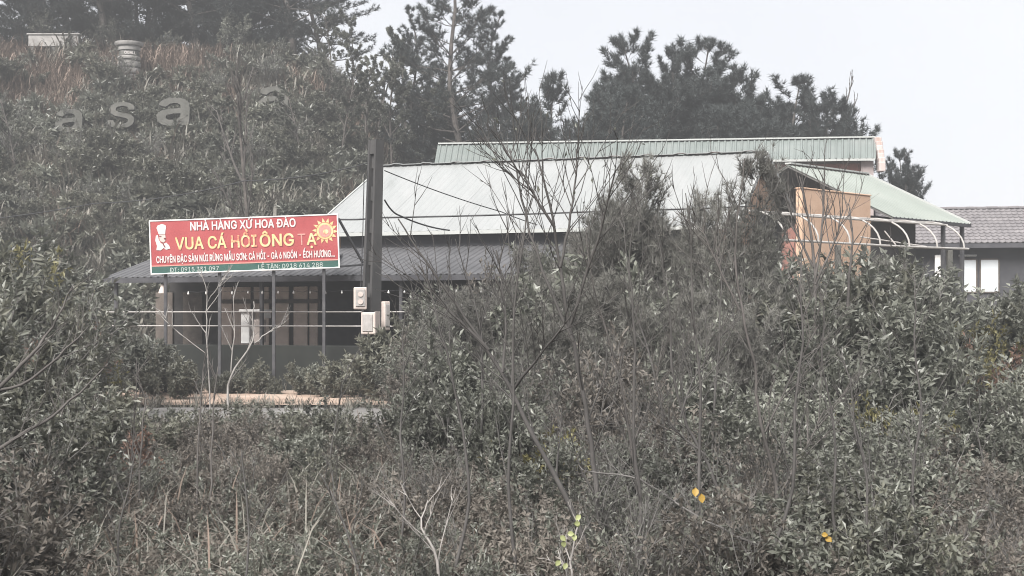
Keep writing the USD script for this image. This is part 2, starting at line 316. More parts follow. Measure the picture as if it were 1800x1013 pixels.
# main roof
mA, mB, mC, mD = R(0, 0, 4.89), R(L, 0, 4.89), R(L, 5.41, 2.38), R(0, 5.41, 2.38)
def rsheet_roof(A, B, C, D, n, mt, pitch, h, name, seed):
    rg = np.random.default_rng(seed)
    r = rp(name, deck(A, B, C, D), M['deck'])
    for k in range(n):
        part('roof_sheet', ribbed(A, B, C, D, k / n - .002, (k + 1) / n + .002, pitch, h, lift=.004 * (k % 2) + rg.uniform(0, .004)), mt, r, origin=ORG)
    return r
main_roof = rsheet_roof(mA, mB, mC, mD, 12, M['roof'], .26, .011, 'main_roof', 1)
rsheet_roof(R(L, 0, 4.89), R(0, 0, 4.89), R(0, -6.5, 3.4), R(L, -6.5, 3.4), 12, M['roof'], .26, .022, 'rear_roof', 2)
m = MB()
m.add(*ribbed(R(-.02, -.16, 4.875), R(L + .02, -.16, 4.875), R(L + .02, .2, 4.86), R(-.02, .2, 4.86), 0, 1, 1.0, .03, t=.02, lift=.05))
rp('ridge_cap', m, M['roof'], main_roof)
def verge(u, name='bargeboard'):
    m = MB()
    m.bar(R(u, 0, 4.83), R(u, 5.41, 2.32), .05, .17); m.bar(R(u, -.03, 4.83), R(u, -6.5, 3.34), .05, .15)
    return m
rp('bargeboard', verge(L + .03), M['trim']); rp('bargeboard', verge(-.03), M['trim'])
m = MB(); m.bar(R(0, 5.43, 2.33), R(L, 5.43, 2.33), .03, .10); rp('gutter', m, M['trim'])
# rafters/purlins visible beneath the gable overhang
for w, z in ((1.6, 4.02), (3.3, 3.23), (-1.8, 4.33), (-3.6, 3.92)):
    m = MB(); m.bar(R(L - .36, w, z), R(L - .05, w, z), .07, .1); rp('purlin', m, M['timber'])
# gable walls and body
def gable(u):
    q = np.array([R(u, 4.9, -2.0), R(u, 4.9, 2.5), R(u, 0, 4.7), R(u, -5.6, 3.45), R(u, -5.6, -2.0)])
    n = U * .18
    v = np.vstack([q, q - n]); f = [[0, 1, 2, 2], [0, 2, 3, 3], [0, 3, 4, 4], [5, 7, 6, 6], [5, 8, 7, 7], [5, 9, 8, 8]]
    f = [[a, b, c] for a, b, c, _ in f]
    for k in range(5):
        k2 = (k + 1) % 5; f += [[k, k + 5, k2 + 5], [k, k2 + 5, k2]]
    return v, np.array(f)
rp('gable_wall', gable(L - .38), M['peach']); rp('gable_wall', gable(.9), M['peach'])
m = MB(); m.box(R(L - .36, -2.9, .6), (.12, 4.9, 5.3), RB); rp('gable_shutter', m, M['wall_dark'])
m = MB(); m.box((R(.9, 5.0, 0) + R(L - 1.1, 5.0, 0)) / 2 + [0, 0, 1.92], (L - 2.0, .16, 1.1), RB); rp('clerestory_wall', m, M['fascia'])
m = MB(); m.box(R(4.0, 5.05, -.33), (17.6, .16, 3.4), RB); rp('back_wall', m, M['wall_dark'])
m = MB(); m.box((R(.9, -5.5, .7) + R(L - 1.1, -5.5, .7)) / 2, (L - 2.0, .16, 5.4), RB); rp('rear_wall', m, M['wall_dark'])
# lower roof over the veranda
lA, lB, lC, lD = R(-4.75, 5.12, 1.95), R(10.6, 5.12, 1.95), R(10.6, 8.55, 1.06), R(-4.75, 8.55, 1.06)
rsheet_roof(lA, lB, lC, lD, 15, M['roof_grey'], .22, .022, 'lower_roof', 3)
m = MB(); m.bar(R(-4.75, 8.57, .98), R(10.6, 8.57, .98), .04, .14); rp('eave_board', m, M['fascia'])
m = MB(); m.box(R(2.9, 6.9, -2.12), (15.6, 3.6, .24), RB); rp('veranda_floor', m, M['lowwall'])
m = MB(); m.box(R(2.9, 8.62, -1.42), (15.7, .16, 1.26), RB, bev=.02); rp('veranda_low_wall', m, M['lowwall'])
for u in (-4.5, .1, 4.2, 8.5):
    m = MB(); m.box(R(u, 8.32, -.5), (.10, .10, 2.95), RB, bev=.015); rp('veranda_post', m, M['darksteel'])
for z in (.1, -.28):
    m = MB(); m.tube([R(-4.7, 8.46, z), R(2.9, 8.46, z), R(10.5, 8.46, z)], .02, 6); rp('railing_bar', m, M['boxgrey'])
# beige boards and dark openings on the wall behind the veranda
for px0, px1 in ((233, 262), (385, 405), (405, 438), (442, 470), (474, 505), (512, 538), (540, 556)):
    def uof(px, v=5.3):      # u where a photo column meets the wall plane
        k = (px - 900) / F; q = P0 + V * v
        return (k * q[1] - q[0]) / (U[0] - k * U[1])
    if px0 in (233,): continue
    u0, u1 = uof(px0), uof(px1)
    m = MB(); m.box(R((u0 + u1) / 2, 5.17, -.45), (u1 - u0 - .03, .05, 2.6), RB, bev=.008); rp('wall_board', m, M['panel'])
for px0, px1 in ((270, 300), (318, 352)):
    u0, u1 = uof(px0), uof(px1)
    m = MB(); m.box(R((u0 + u1) / 2, 5.17, -.5), (u1 - u0, .05, 2.4), RB, bev=.008); rp('wall_board', m, M['timber'], label='dark brown board on the veranda wall')
u0, u1 = uof(556), uof(640)
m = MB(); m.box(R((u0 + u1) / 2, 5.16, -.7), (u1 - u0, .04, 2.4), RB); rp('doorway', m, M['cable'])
m = MB(); m.box(R(uof(470), 5.22, .42), (uof(560) - uof(380), .06, .12), RB); rp('lintel', m, M['timber'])

# white cabinet on the veranda
ub = lambda px, v: (((px - 900) / F) * (P0 + V * v)[1] - (P0 + V * v)[0]) / (U[0] - (px - 900) / F * U[1])
c0 = R(ub(446, 8.05), 8.05, 0)
cb = thing('cabinet', 'white box cabinet with a jutting top behind the veranda railing', 'cabinet', (c0[0], c0[1], -.62), -18.8)
m = MB(); m.box((-.17, 0, .28), (.26, .36, .85), bev=.015); part('cabinet_body', m, M['white'], cb)
m = MB(); m.box((.19, 0, .2), (.2, .34, .62), bev=.015); part('side_box', m, M['cream'], cb)
m = MB(); m.box((.06, -.02, .755), (.78, .44, .07), bev=.012); part('cabinet_top', m, M['white'], cb)
m = MB(); m.box((.42, -.02, .64), (.05, .40, .18), bev=.012); part('cabinet_lip', m, M['white'], cb)

# string of bulbs under the lower eave
bz = .66
sl = thing('string_lights', 'dark cord of small white bulbs strung below the veranda eave', 'string lights', R(ub(331, 8.7), 8.7, bz))
so = R(ub(331, 8.7), 8.7, bz)
us = [ub(px, 8.7) for px in (331, 362, 408, 436, 461, 489, 516, 545, 572, 601, 683, 711, 742, 772, 802, 846, 880, 912)]
pts = []
for a, b in zip(us[:-1], us[1:]):
    pts += [R(a, 8.7, bz) - so, R((a + b) / 2, 8.7, bz - .025) - so]
pts.append(R(us[-1], 8.7, bz) - so)
m = MB(); m.tube(pts, .006, 5); part('cord', m, M['cable'], sl)
rg = np.random.default_rng(4)
bulbv, bulbf, _ = meshkit.arrays(trimesh.creation.revolve([(0.0, .0), (.016, .0), (.016, -.03), (.034, -.06), (.037, -.085), (.026, -.112), (0, -.122)], sections=10))
for u in us:
    part('bulb', (bulbv * rg.uniform(.6, .8) + R(u, 8.7, bz) - so, bulbf), M['white'], sl, smooth=True)
hl = R(ub(286, 8.45), 8.45, .62)
t = thing('hanging_lamp', 'pale cone lamp hanging under the eave near the left end of the veranda', 'lamp', hl)
part('lamp_shade', trimesh.creation.revolve([(.01, .26), (.035, .25), (.11, .04), (.12, .0), (.10, .0), (.03, .22), (.01, .24), (.01, .26)], sections=16), M['cream'], t, smooth=30)
m = MB(); m.tube([(0, 0, .26), (0, 0, .52)], .008, 5); part('lamp_cord', m, M['cable'], t)

# ------------------------------------------------------------------ rear building
rA, rB = at(771, 255, 62), at(1538, 243.5, 59.7)
rD, rC = at(765, 289, 59.9), at(1538, 279.5, 57.8)
rA[2] = rB[2] = (rA[2] + rB[2]) / 2; rD[2] = rC[2] = (rD[2] + rC[2]) / 2
rear = thing('rear_building', 'long building with green corrugated roof and red brown wall under the pines', 'building')
sheet_roof(rear, rA, rB, rC, rD, 19, M['roof_rear'], .245, .045, 'roof', 7)
back = np.array([.12, 1, 0]) * 3.0
sheet_roof(rear, rB, rA, rA + back - [0, 0, 1.4], rB + back - [0, 0, 1.4], 6, M['roof_rear'], .5, .04, 'rear_slope', 8)
m = MB(); m.bar(rA + [0, 0, .05], rB + [0, 0, .05], .3, .06); part('ridge_cap', m, M['trim'], rear)
m = MB(); m.bar(rD + [0, -.03, -.03], rC + [0, -.03, -.03], .04, .09); part('eave_trim', m, M['trim'], rear)
du = (rC - rD) / np.linalg.norm(rC - rD); dn = np.array([-du[1], du[0], 0])
def rear_box(s0, s1, off, z0, z1, th):
    a, b = rD + du * s0 + dn * off, rD + du * s1 + dn * off
    m = MB(); m.box([(a[0] + b[0]) / 2, (a[1] + b[1]) / 2, (z0 + z1) / 2], (s1 - s0, th, z1 - z0), np.stack([du, dn, [0, 0, 1]], 1)); return m
LR = np.linalg.norm(rC - rD); ze = rD[2]
part('front_wall', rear_box(.5, LR - .5, .55, -3, ze + .1, .2), M['brickred'], rear)
part('pillar', rear_box(LR - .52, LR - .02, .40, -3, ze - .06, .3), M['pinkwall'], rear)
part('wall_plate', rear_box(.4, LR - .55, .33, ze - .14, ze - .04, .1), M['timber'], rear)
part('rear_wall', rear_box(.5, LR - .5, 4.3, -3, ze - .4, .2), M['brickred'], rear)
s0 = at(1541, 246, 59.6); s1 = at(1549, 297, 57.9)
m = MB()
for k in range(7):
    a = s0 + (s1 - s0) * (k / 7) + [0, 0, 0]; b = s0 + (s1 - s0) * ((k + 1) / 7 + .03)
    m.box((a + b) / 2 + [.02 * (k % 2), 0, 0], (.26, .5, np.linalg.norm(b - a)), None, bev=.02)
part('gable_edge_tiles', m, M['rust'], rear)

# ------------------------------------------------------------------ side building at 45 degrees with peach parapet
side = thing('side_building', 'side hall with grey green hipped roof and a peach plaster parapet wall', 'building')
sB, sC = np.array([12.6, 50, 5.0]), np.array([15.36, 47.2, 3.07])
sA = np.array([9.15, 46.65, 5.0]); sD = sC + (sA - sB)
sheet_roof(side, sA, sB, sC, sD, 5, M['roof_side'], .25, .02, 'roof', 9)
sheet_roof(side, sB, sA, sA + [-2.6, 2.7, -1.9], sB + [-2.6, 2.7, -1.9], 5, M['roof_side'], .25, .02, 'rear_slope', 10)
m = MB(); m.bar(sA + [0, 0, .05], sB + [0, 0, .05], .24, .05); part('ridge_cap', m, M['trim'], side)
m = MB(); m.bar(sB + [.03, .03, .0], sC + [.03, .03, 0], .07, .12); part('bargeboard', m, M['trim'], side)
m = MB(); m.bar(sC + [.02, -.02, -.06], sD + [.02, -.02, -.06], .05, .11); part('eave_board', m, M['fascia'], side)
d45 = (sC - sD) / np.linalg.norm(sC - sD); n45 = np.array([d45[1], -d45[0], 0])
R45 = np.stack([d45, -n45, [0, 0, 1]], 1)
def sbox(s0, s1, out, z0, z1, th, bev=0.0):
    a = sD + d45 * s0 + n45 * out; b = sD + d45 * s1 + n45 * out
    m = MB(); m.box([(a[0] + b[0]) / 2, (a[1] + b[1]) / 2, (z0 + z1) / 2], (s1 - s0, th, z1 - z0), R45, bev); return m
ls = np.linalg.norm(sC - sD)
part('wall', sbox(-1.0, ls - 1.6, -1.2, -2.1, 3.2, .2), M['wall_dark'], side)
def parapet_s(px):     # along-eave position of a photo column on the parapet plane
    q = sD + n45 * .55; k = (px - 900) / F
    return (k * q[1] - q[0]) / (d45[0] - k * d45[1])
pa, pb = parapet_s(1404), parapet_s(1525)
part('parapet', sbox(pa, pb, .55, -2.1, 3.53, .22, .02), M['peach'], side)
part('parapet_coping', sbox(pa - .02, pb + .02, .55, 3.535, 3.58, .26, .015), M['peach'], side)
for s in (3.3, ls - .25):
    part('veranda_post', sbox(s - .06, s + .06, -.15, -2.1, 3.0, .12, .01), M['darksteel'], side)
part('side_awning', sbox(pb + .1, pb + 1.6, -.6, .9, 2.45, .1), M['cable'], side)

# ------------------------------------------------------------------ white curved awning frame
aw = thing('awning_frame', 'bare white curved pipe awning frame in front of the peach wall', 'awning frame')
bL, bR = at(1440, 426, 37.0), at(1697, 437, 40.9); bR[2] = bL[2] = 1.94
ad = (bR - bL) / np.linalg.norm(bR - bL); an = np.array([-ad[1], ad[0], 0]); aL = np.linalg.norm(bR - bL)
tz = .84
tp = lambda s: bL + ad * s + an * 1.35 + [0, 0, tz]
m = MB(); m.tube([bL + ad * -.2, bL + ad * (aL * .5) + [0, 0, -.02], bL + ad * (aL + .15)], .032, 8); part('front_rail', m, M['pipe'], aw)
m = MB(); m.tube([tp(-.6), tp(aL * .5), tp(aL)], .026, 8); part('top_rail', m, M['pipe'], aw)
mid = lambda s: bL + ad * s + an * .62 + [0, 0, tz * .86]
m = MB(); m.tube([mid(-1.1), mid(aL * .5), mid(aL)], .03, 8); part('middle_rail', m, M['pipe'], aw)
for s in np.linspace(-1.3, aL - .05, 7):
    pts = [bL + ad * s + an * (1.35 * (1 - math.sin(a))) + [0, 0, tz * math.cos(a)] for a in np.linspace(0, math.pi / 2, 9)]
    m = MB(); m.tube(pts, .026, 8); part('curved_rib', m, M['pipe'], aw)
m = MB(); m.tube([bL + ad * 3.3 + an * 1.3 + [0, 0, .3], bL + ad * 4.6 + [0, 0, 0.01]], .02, 6); part('brace', m, M['boxgrey'], aw)
m = MB(); m.tube([bL + ad * 3.2 + [0, 0, .02], bL + ad * 4.4 + an * 1.3 + [0, 0, .5]], .02, 6); part('brace', m, M['boxgrey'], aw)
m = MB(); m.tube([bL + ad * -1.35 + [0, 0, 0], bL + ad * -.2], .035, 8); part('front_rail', m, M['pipe'], aw)
for s in (.75, aL - .75):
    q = bL + ad * s
    m = MB(); m.box([q[0], q[1], (q[2] - 2.1) / 2 - .02], (.15, .15, q[2] + 2.02), bev=.015); part('support_post', m, M['letter'], aw)

# ------------------------------------------------------------------ far right tiled house
fh = thing('tiled_house', 'single storey house with grey tiled roof and two bright windows', 'house')
hz = 4.4
hA, hB = np.array([15.2, 59.0, hz]), np.array([29.0, 56.6, hz])
hd = (hB - hA) / np.linalg.norm(hB - hA); hn = np.array([hd[1], -hd[0], 0])
hD = hA + hn * 3.1 - [0, 0, 1.55]; hC = hB + hn * 3.1 - [0, 0, 1.55]
roof = part('roof', deck(hA, hB, hC, hD), M['deck'], fh)
HL = np.linalg.norm(hB - hA); ncol = int(HL / .22); rows = 11
sl_ = (hD - hA); N = np.cross(hB - hA, sl_); N /= np.linalg.norm(N); N = N if N[2] > 0 else -N
xs = np.linspace(0, 1, ncol * 4 + 1); prof = .028 * np.maximum(np.sin(xs * ncol * 2 * np.pi), -.4)
for r in range(rows):
    a, b = r / rows, (r + 1.12) / rows
    top = hA + (hB - hA) * xs[:, None] + sl_ * a + N * (prof + .015)[:, None]
    bot = hA + (hB - hA) * xs[:, None] + sl_ * min(b, 1.02) + N * (prof + .05)[:, None]
    under = bot - N * .03
    n = len(xs); v = np.vstack([top, bot, under]); k = np.arange(n - 1)
    f = np.vstack([np.stack([k, k + n, k + n + 1, k + 1], 1), np.stack([k + n, k + 2 * n, k + 2 * n + 1, k + n + 1], 1)])
    part('tile_course', (v, f), M['tile'], roof)
sheetb = part('rear_slope', deck(hB, hA, hA - hn * 3.1 - [0, 0, 1.55], hB - hn * 3.1 - [0, 0, 1.55], .08, 0), M['tile'], fh)
m = MB()
for k in range(34):
    q = hA + (hB - hA) * ((k + .5) / 34); m.bar(q - hd * .22 + [0, 0, .05 + .01 * (k % 2)], q + hd * .22 + [0, 0, .05 + .01 * (k % 2)], .22, .12, bev=.03)
part('ridge_tiles', m, M['tile'], fh)
RH = np.stack([hd, -hn, [0, 0, 1]], 1)
def hbox(s0, s1, out, z0, z1, th, bev=0.0):
    a = hA + hd * s0 + hn * out; b = hA + hd * s1 + hn * out
    m = MB(); m.box([(a[0] + b[0]) / 2, (a[1] + b[1]) / 2, (z0 + z1) / 2], (s1 - s0, th, z1 - z0), RH, bev); return m
part('eave_board', hbox(0, HL, 3.1, 2.66, 2.84, .06), M['fascia'], fh)
part('front_wall', hbox(.3, HL - .3, 2.35, -2.2, 2.72, .2), M['fascia'], fh)
part('side_wall', hbox(.3, .5, 0, -2.2, 3.6, 4.4), M['wall_dark'], fh)
def hs(px, out=2.5):
    q = hA + hn * out; k = (px - 900) / F
    return (k * q[1] - q[0]) / (hd[0] - k * hd[1])
zt, zb = (HY - 455) / F * 56, (HY - 515) / F * 56
for p0, p1 in ((1689, 1718), (1722, 1757)):
    s0_, s1_ = hs(p0), hs(p1)
    m = hbox(s0_, s1_, 2.48, zb, zb + .05, .07)
    for a in ((s0_, s0_ + .05, zb, zt), (s1_ - .05, s1_, zb, zt), (s0_, s1_, zt - .05, zt)): m.add(*hbox(a[0], a[1], 2.48, a[2], a[3], .075).arrays())
    w = part('window', m, M['timber'], fh)
    part('pane', hbox(s0_ + .04, s1_ - .04, 2.475, zb + .04, zt - .04, .03), M['glass'], w)
part('awning_ledge', hbox(hs(1684), hs(1716), 2.6, zt + .08, zt + .16, .2, .02), M['trim'], fh)
part('white_pillar', hbox(hs(1642), hs(1652), 2.7, -2.2, zt + .15, .2, .02), M['white'], fh)

# ------------------------------------------------------------------ roadside sign board
SY = 36.3
so = at(262, 388, SY); tilt = math.radians(2.05)
sw, sh = 4.88, 1.40
ex = np.array([math.cos(tilt), 0, math.sin(tilt)]); ez = np.array([-math.sin(tilt), 0, math.cos(tilt)]); ey = np.array([0, -1.0, 0])
sign = thing('sign_board', 'red and green restaurant sign board with chef picture and sun emblem', 'sign', so)
def S(x, y, d=0.0): return ex * x - ez * y + ey * d        # board coordinates: metres from its top left corner, d towards the viewer
RS = np.stack([ex, ey, ez], 1)
def sbx(x0, y0, x1, y1, d0, d1, bev=0.0):
    m = MB(); m.box(S((x0 + x1) / 2, (y0 + y1) / 2, (d0 + d1) / 2), (x1 - x0, d1 - d0, y1 - y0), RS, bev); return m
part('red_panel', sbx(.03, .03, sw - .03, 1.165, -.04, .02), M['red'], sign)
part('green_band', sbx(.03, 1.195, sw - .03, sh - .03, -.04, .02), M['green'], sign)
part('divider', sbx(.03, 1.166, sw - .03, 1.194, -.04, .023), M['signpink'], sign)
for a in ((0, 0, sw, .032), (0, sh - .032, sw, sh), (0, .033, .032, sh - .033), (sw - .032, .033, sw, sh - .033)):
    part('frame_bar', sbx(*a, -.06, .035, .006), M['white'], sign)
def lettering(text, x0, x1, ybase, h, d, mt, name='lettering', bold=True, shadow=None):
    tm = meshkit.text_mesh(text, h, .006, bold); v, f, _ = meshkit.arrays(tm)
    k = (x1 - x0) / (v[:, 0].max() - v[:, 0].min()); v = v.copy(); v[:, 0] = (v[:, 0] - v[:, 0].min()) * k
    def put(v, dx, dy, d): return ex * (x0 + dx + v[:, :1]) - ez * (ybase + dy - v[:, 1:2]) + ey * (d + v[:, 2:3])
    if shadow is not None: part('lettering_shadow', (put(v, .014, .014, d - .003), f), shadow, sign)
    return part(name, (put(v, 0, 0, d), f), mt, sign)
lettering('NHÀ HÀNG XỨ HOA ĐÀO', 1.06, 3.78, .29, .205, .024, M['signwhite'], shadow=M['signdark'])
lettering('VUA CÁ', .66, 1.98, .77, .30, .024, M['signgold'], shadow=M['signdark'])
lettering('HỒI', 2.10, 2.76, .77, .30, .024, M['signfaded'], shadow=M['signdark'])
lettering('ÔNG', 2.84, 3.72, .77, .30, .024, M['signgold'], shadow=M['signdark'])
lettering('T', 3.82, 4.02, .77, .29, .024, M['signpink'], bold=False)
lettering('Ạ', 4.05, 4.30, .77, .29, .024, M['signgold'], shadow=M['signdark'])
lettering('CHUYÊN ĐẶC SẢN NÚI RỪNG MẪU SƠN: CÁ HỒI - GÀ 6 NGÓN - ẾCH HƯƠNG...', .16, 4.76, 1.10, .165, .024, M['signwhite'], shadow=M['signdark'])
lettering('ĐT: 0915 331 097', .50, 1.76, 1.355, .115, .024, M['signgrey'], bold=False)
lettering('LỄ TÂN: 0918 614 288', 2.78, 4.44, 1.355, .115, .024, M['signgrey'], bold=False)
def flat(poly, d, mt, name, parent, t=.006):
    v, f, _ = meshkit.arrays(prism(poly, t))
    return part(name, (ex * v[:, :1] - ez * v[:, 1:2] + ey * (d + v[:, 2:3]), f[:, ::-1]), mt, parent)
cx, cy = 4.53, .43
a = np.linspace(0, 2 * np.pi, 28, endpoint=False)
emb = flat([(cx + .215 * math.cos(q), cy + .215 * math.sin(q)) for q in a], .024, M['signgold'], 'sun_emblem', sign)
flat([(cx + .16 * math.cos(q), cy + .165 * math.sin(q)) for q in a], .032, M['signpink'], 'sun_disc', emb)
flat([(cx + .02 + .07 * math.cos(q), cy + .02 + .06 * math.sin(q)) for q in a], .040, M['signfaded'], 'sun_mark', emb)
for k in range(14):
    q = k / 14 * 2 * np.pi + .1
    c_, s_ = math.cos(q), math.sin(q)
    flat([(cx + .225 * c_ - .045 * s_, cy + .225 * s_ + .045 * c_), (cx + .225 * c_ + .045 * s_, cy + .225 * s_ - .045 * c_), (cx + .335 * c_ + .01 * s_, cy + .335 * s_ - .01 * c_)], .0245, M['signgold'], 'sun_ray', emb)
hat = [(.24, .36), (.21, .25), (.19, .20), (.22, .14), (.28, .12), (.33, .10), (.39, .12), (.435, .15), (.44, .20), (.42, .26), (.41, .36)]
chef = flat(hat, .024, M['signwhite'], 'chef_picture', sign)
flat([(.25, .372), (.405, .372), (.42, .45), (.41, .53), (.37, .58), (.30, .57), (.26, .50)], .024, M['cream'], 'chef_face', chef)
flat([(.17, .40), (.22, .38), (.24, .50), (.29, .60), (.36, .615), (.43, .585), (.50, .66), (.53, .74), (.42, .77), (.36, .72), (.28, .78), (.17, .77), (.19, .66), (.15, .52)], .0245, M['signwhite'], 'chef_body', chef)
flat([(.30, .55), (.34, .57), (.41, .70), (.38, .71)], .032, M['signdark'], 'chef_scarf', chef)
flat([(.25, .40), (.31, .41), (.31, .43), (.26, .425)], .032, M['signdark'], 'chef_eyebrow', chef)
flat([(.37, .47), (.42, .46), (.42, .50), (.38, .50)], .032, M['signdark'], 'chef_beard', chef)
for x in (.4, 1.8, 3.2, 4.5):
    q = S(x, 1.1, -.05); m = MB(); m.bar(q, [q[0] + .15, 39.2 - .34 * (q[0] + 9.4) * .9, 1.02], .06, bev=.006); m.bar(S(x, .25, -.05), S(x, 1.2, -1.2), .045); part('bracket', m, M['darksteel'], sign)
    m = MB(); q = S(x, .1, -.1); m.bar(q, [q[0], q[1], -2.1 - so[2]], .08, bev=.008); part('sign_post', m, M['darksteel'], sign)
m = MB(); m.bar(S(sw, .12, -.06), S(sw + .5, 1.25, -.9), .05); part('strut', m, M['darksteel'], sign)
m = MB(); m.bar(S(sw, 1.36, -.06), S(sw + .55, 1.30, -.9), .05); part('strut', m, M['darksteel'], sign)

# ------------------------------------------------------------------ utility pole with meter boxes and cables
PYY = 34.0
pb_ = np.array([at(648, 690, PYY)[0], PYY, -2.1]); ptop = at(661, 246, PYY)
pole = thing('utility_pole', 'old grey concrete utility pole with rectangular holes right of the sign', 'utility pole', pb_)
ax = (ptop - pb_); PH = np.linalg.norm(ax); ax /= PH
ya = math.radians(40)
fx = np.array([math.cos(ya), math.sin(ya), 0]); fy = np.cross(ax, fx); fy /= np.linalg.norm(fy); fx = np.cross(fy, ax)
def taper(off0, w, d, z0, z1):
    """Tapered leg: off0 along fy at the base."""
    v = []
    for z in (z0, z1):
        k = 1.12 - .32 * z / PH
        for a, b in ((-1, -1), (1, -1), (1, 1), (-1, 1)): v.append(ax * z + fx * a * w / 2 * k + fy * (off0 * k + b * d / 2 * k))
    return np.array(v), np.array([[0, 3, 2, 1], [4, 5, 6, 7], [0, 1, 5, 4], [1, 2, 6, 5], [2, 3, 7, 6], [3, 0, 4, 7]])
m = MB(); m.add(*taper(-.16, .28, .09, 0, PH)); part('pole_flange', m, M['pole'], pole)
m = MB(); m.add(*taper(.16, .28, .09, 0, PH)); part('pole_flange', m, M['pole'], pole)
z = .2
while z < PH - .2:
    m = MB(); m.add(*taper(0, .10, .226, z, z + .34)); part('pole_web', m, M['pole'], pole); z += .78
m = MB(); m.add(*taper(0, .26, .228, PH - .35, PH - .005)); part('pole_cap', m, M['pole'], pole)
def meter(px0, py0, px1, py1, Y, label, rz):
    a, b = at(px0, py0, Y), at(px1, py1, Y); w, h = b[0] - a[0], a[2] - b[2]
    t = thing('meter_box', label, 'meter box', ((a[0] + b[0]) / 2, Y, b[2]), rz)
    m = MB(); m.box((0, .11, h / 2), (w, .2, h), bev=.02); part('box_body', m, M['cream'], t)
    m = MB(); m.box((0, .0, h * .52), (w * .72, .03, h * .78), bev=.01); d = part('box_door', m, M['boxgrey'], t)
    return t, w, h
t, w, h = meter(622, 505, 645, 544, PYY - .48, 'cream electricity meter box with two dials on the pole above the other boxes', 8)
for z in (.68, .34):
    m = MB(); m.mesh(trimesh.creation.cylinder(radius=w * .2, height=.03, sections=14, transform=trimesh.transformations.rotation_matrix(np.pi / 2, (1, 0, 0))).apply_translation((0, -.02, h * z))); part('dial', m, M['cream'], t)
t, w, h = meter(631, 549, 661, 588, PYY - .5, 'square grey meter box with pale rim low on the left of the pole', -28)
m = MB(); m.box((w / 2 + .012, .1, h / 2), (.02, .22, h + .02), bev=.005); part('box_rim', m, M['cream'], t)
t, w, h = meter(675, 530, 688, 581, PYY - .1, 'narrow cream box on the right side of the pole', 40)

def cable(name, pts, r, label, sag=0.0, n=14):
    pts = np.asarray(pts, float); out = []
    for a, b in zip(pts[:-1], pts[1:]):
        for q in np.linspace(0, 1, n, endpoint=False):
            out.append(a + (b - a) * q - [0, 0, sag * 4 * q * (1 - q)])
    out.append(pts[-1]); out = np.array(out)
    m = MB(); m.tube(out - pts[0], r, 5)
    g = part(name, m, M['cable'], None, label, 'cable', smooth=True)
    UsdGeom.Xformable(g).AddTranslateOp().Set(Gf.Vec3d(*pts[0].tolist()))
cable('overhead_cable', [at(597, 386, 36.2), at(664, 383, 35.6), at(1100, 370, 34.8), at(1330, 362, 36.0)], .022, 'thick black cable running level across the pale green roof', .02)
cable('overhead_cable', [at(664, 282, PYY), at(430, 318, 36), at(165, 358, 38.5), at(-200, 398, 41)], .014, 'thin cable from the pole top leftwards over the hillside', .12)
cable('service_cable', [at(676, 300, PYY), at(880, 372, 37.5), at(1000, 410, 40.2)], .014, 'thin cable slanting down from the pole across the roof', .05)
cable('service_cable', [at(676, 352, PYY), at(700, 378, 35), at(790, 405, 38.2)], .022, 'thick cable bundle drooping from the pole to the eave', .06)
cable('down_cable', [at(640, 305, PYY - .25), at(638, 400, PYY - .25), at(634, 515, PYY - .25)], .012, 'dark cable running down the left side of the pole to the meters', 0)
cable('down_cable', [at(646, 300, PYY - .27), at(645, 420, PYY - .27), at(641, 505, PYY - .27)], .010, 'dark cable hugging the pole face down to the upper meter box', 0)

# ------------------------------------------------------------------ things on the hillside
def on_hill(px, py): return hit(px, py, 44, 80)
for ch, px, py, hpx, rz, lb in (('a', 136, 242, 38, 4, 'pale concrete letter in the hillside grass, leftmost of four'),
                                ('S', 226, 236, 42, -3, 'pale concrete letter S standing in the hillside grass'),
                                ('a', 316, 230, 46, 2, 'pale concrete letter below the pines, right of the letter S'),
                                ('a', 488, 206, 42, 0, 'pale concrete letter alone on the right, highest of four')):
    q = on_hill(px, py); hh = hpx / F * q[1]
    tm = meshkit.text_mesh(ch, hh * (1.36 if ch == 'a' else 1.08), .16, True); v, f, _ = meshkit.arrays(tm)
    v = v - [(v[:, 0].min() + v[:, 0].max()) / 2, 0, .08]
    v = np.stack([v[:, 0] * 1.32, -v[:, 2], v[:, 1]], 1)
    g = part('hillside_letter', (v, f), M['letter'], None, lb, 'letter')
    x = UsdGeom.Xformable(g); x.AddTranslateOp().Set(Gf.Vec3d(q[0], q[1] - 1.3, q[2] + .12)); x.AddRotateXYZOp().Set(Gf.Vec3f(-16, 0, rz))
lg = np.random.default_rng(77)
for k, (px, py, w_) in enumerate(((120, 246, 'left'), (150, 247, 'right'), (210, 241, 'left'), (240, 242, 'right'), (300, 236, 'left'), (332, 236, 'right'), (474, 211, 'left'), (502, 212, 'right'))):
    LETTER_BUSH = globals().setdefault('LETTER_BUSH', []); LETTER_BUSH.append((px, py, w_, ('first letter', 'letter S', 'third letter', 'lone fourth letter')[k // 2]))
q = on_hill(227, 138)
t = thing('stacked_stone_marker', 'pale banded round stone marker with a wide cap beside the hilltop trees', 'stone marker', (q[0], q[1], q[2] - .1))
k = q[1] / F; hh = 66 * k
def ring(z0, z1, r0, r1, name, mt, lab=None):
    part(name, trimesh.creation.revolve([(0, z0), (r0, z0), ((r0 + r1) / 2 * 1.05, (z0 + z1) / 2), (r1, z1), (0, z1)], sections=22), mt, t, smooth=50, label=lab)
rr = 19 * k
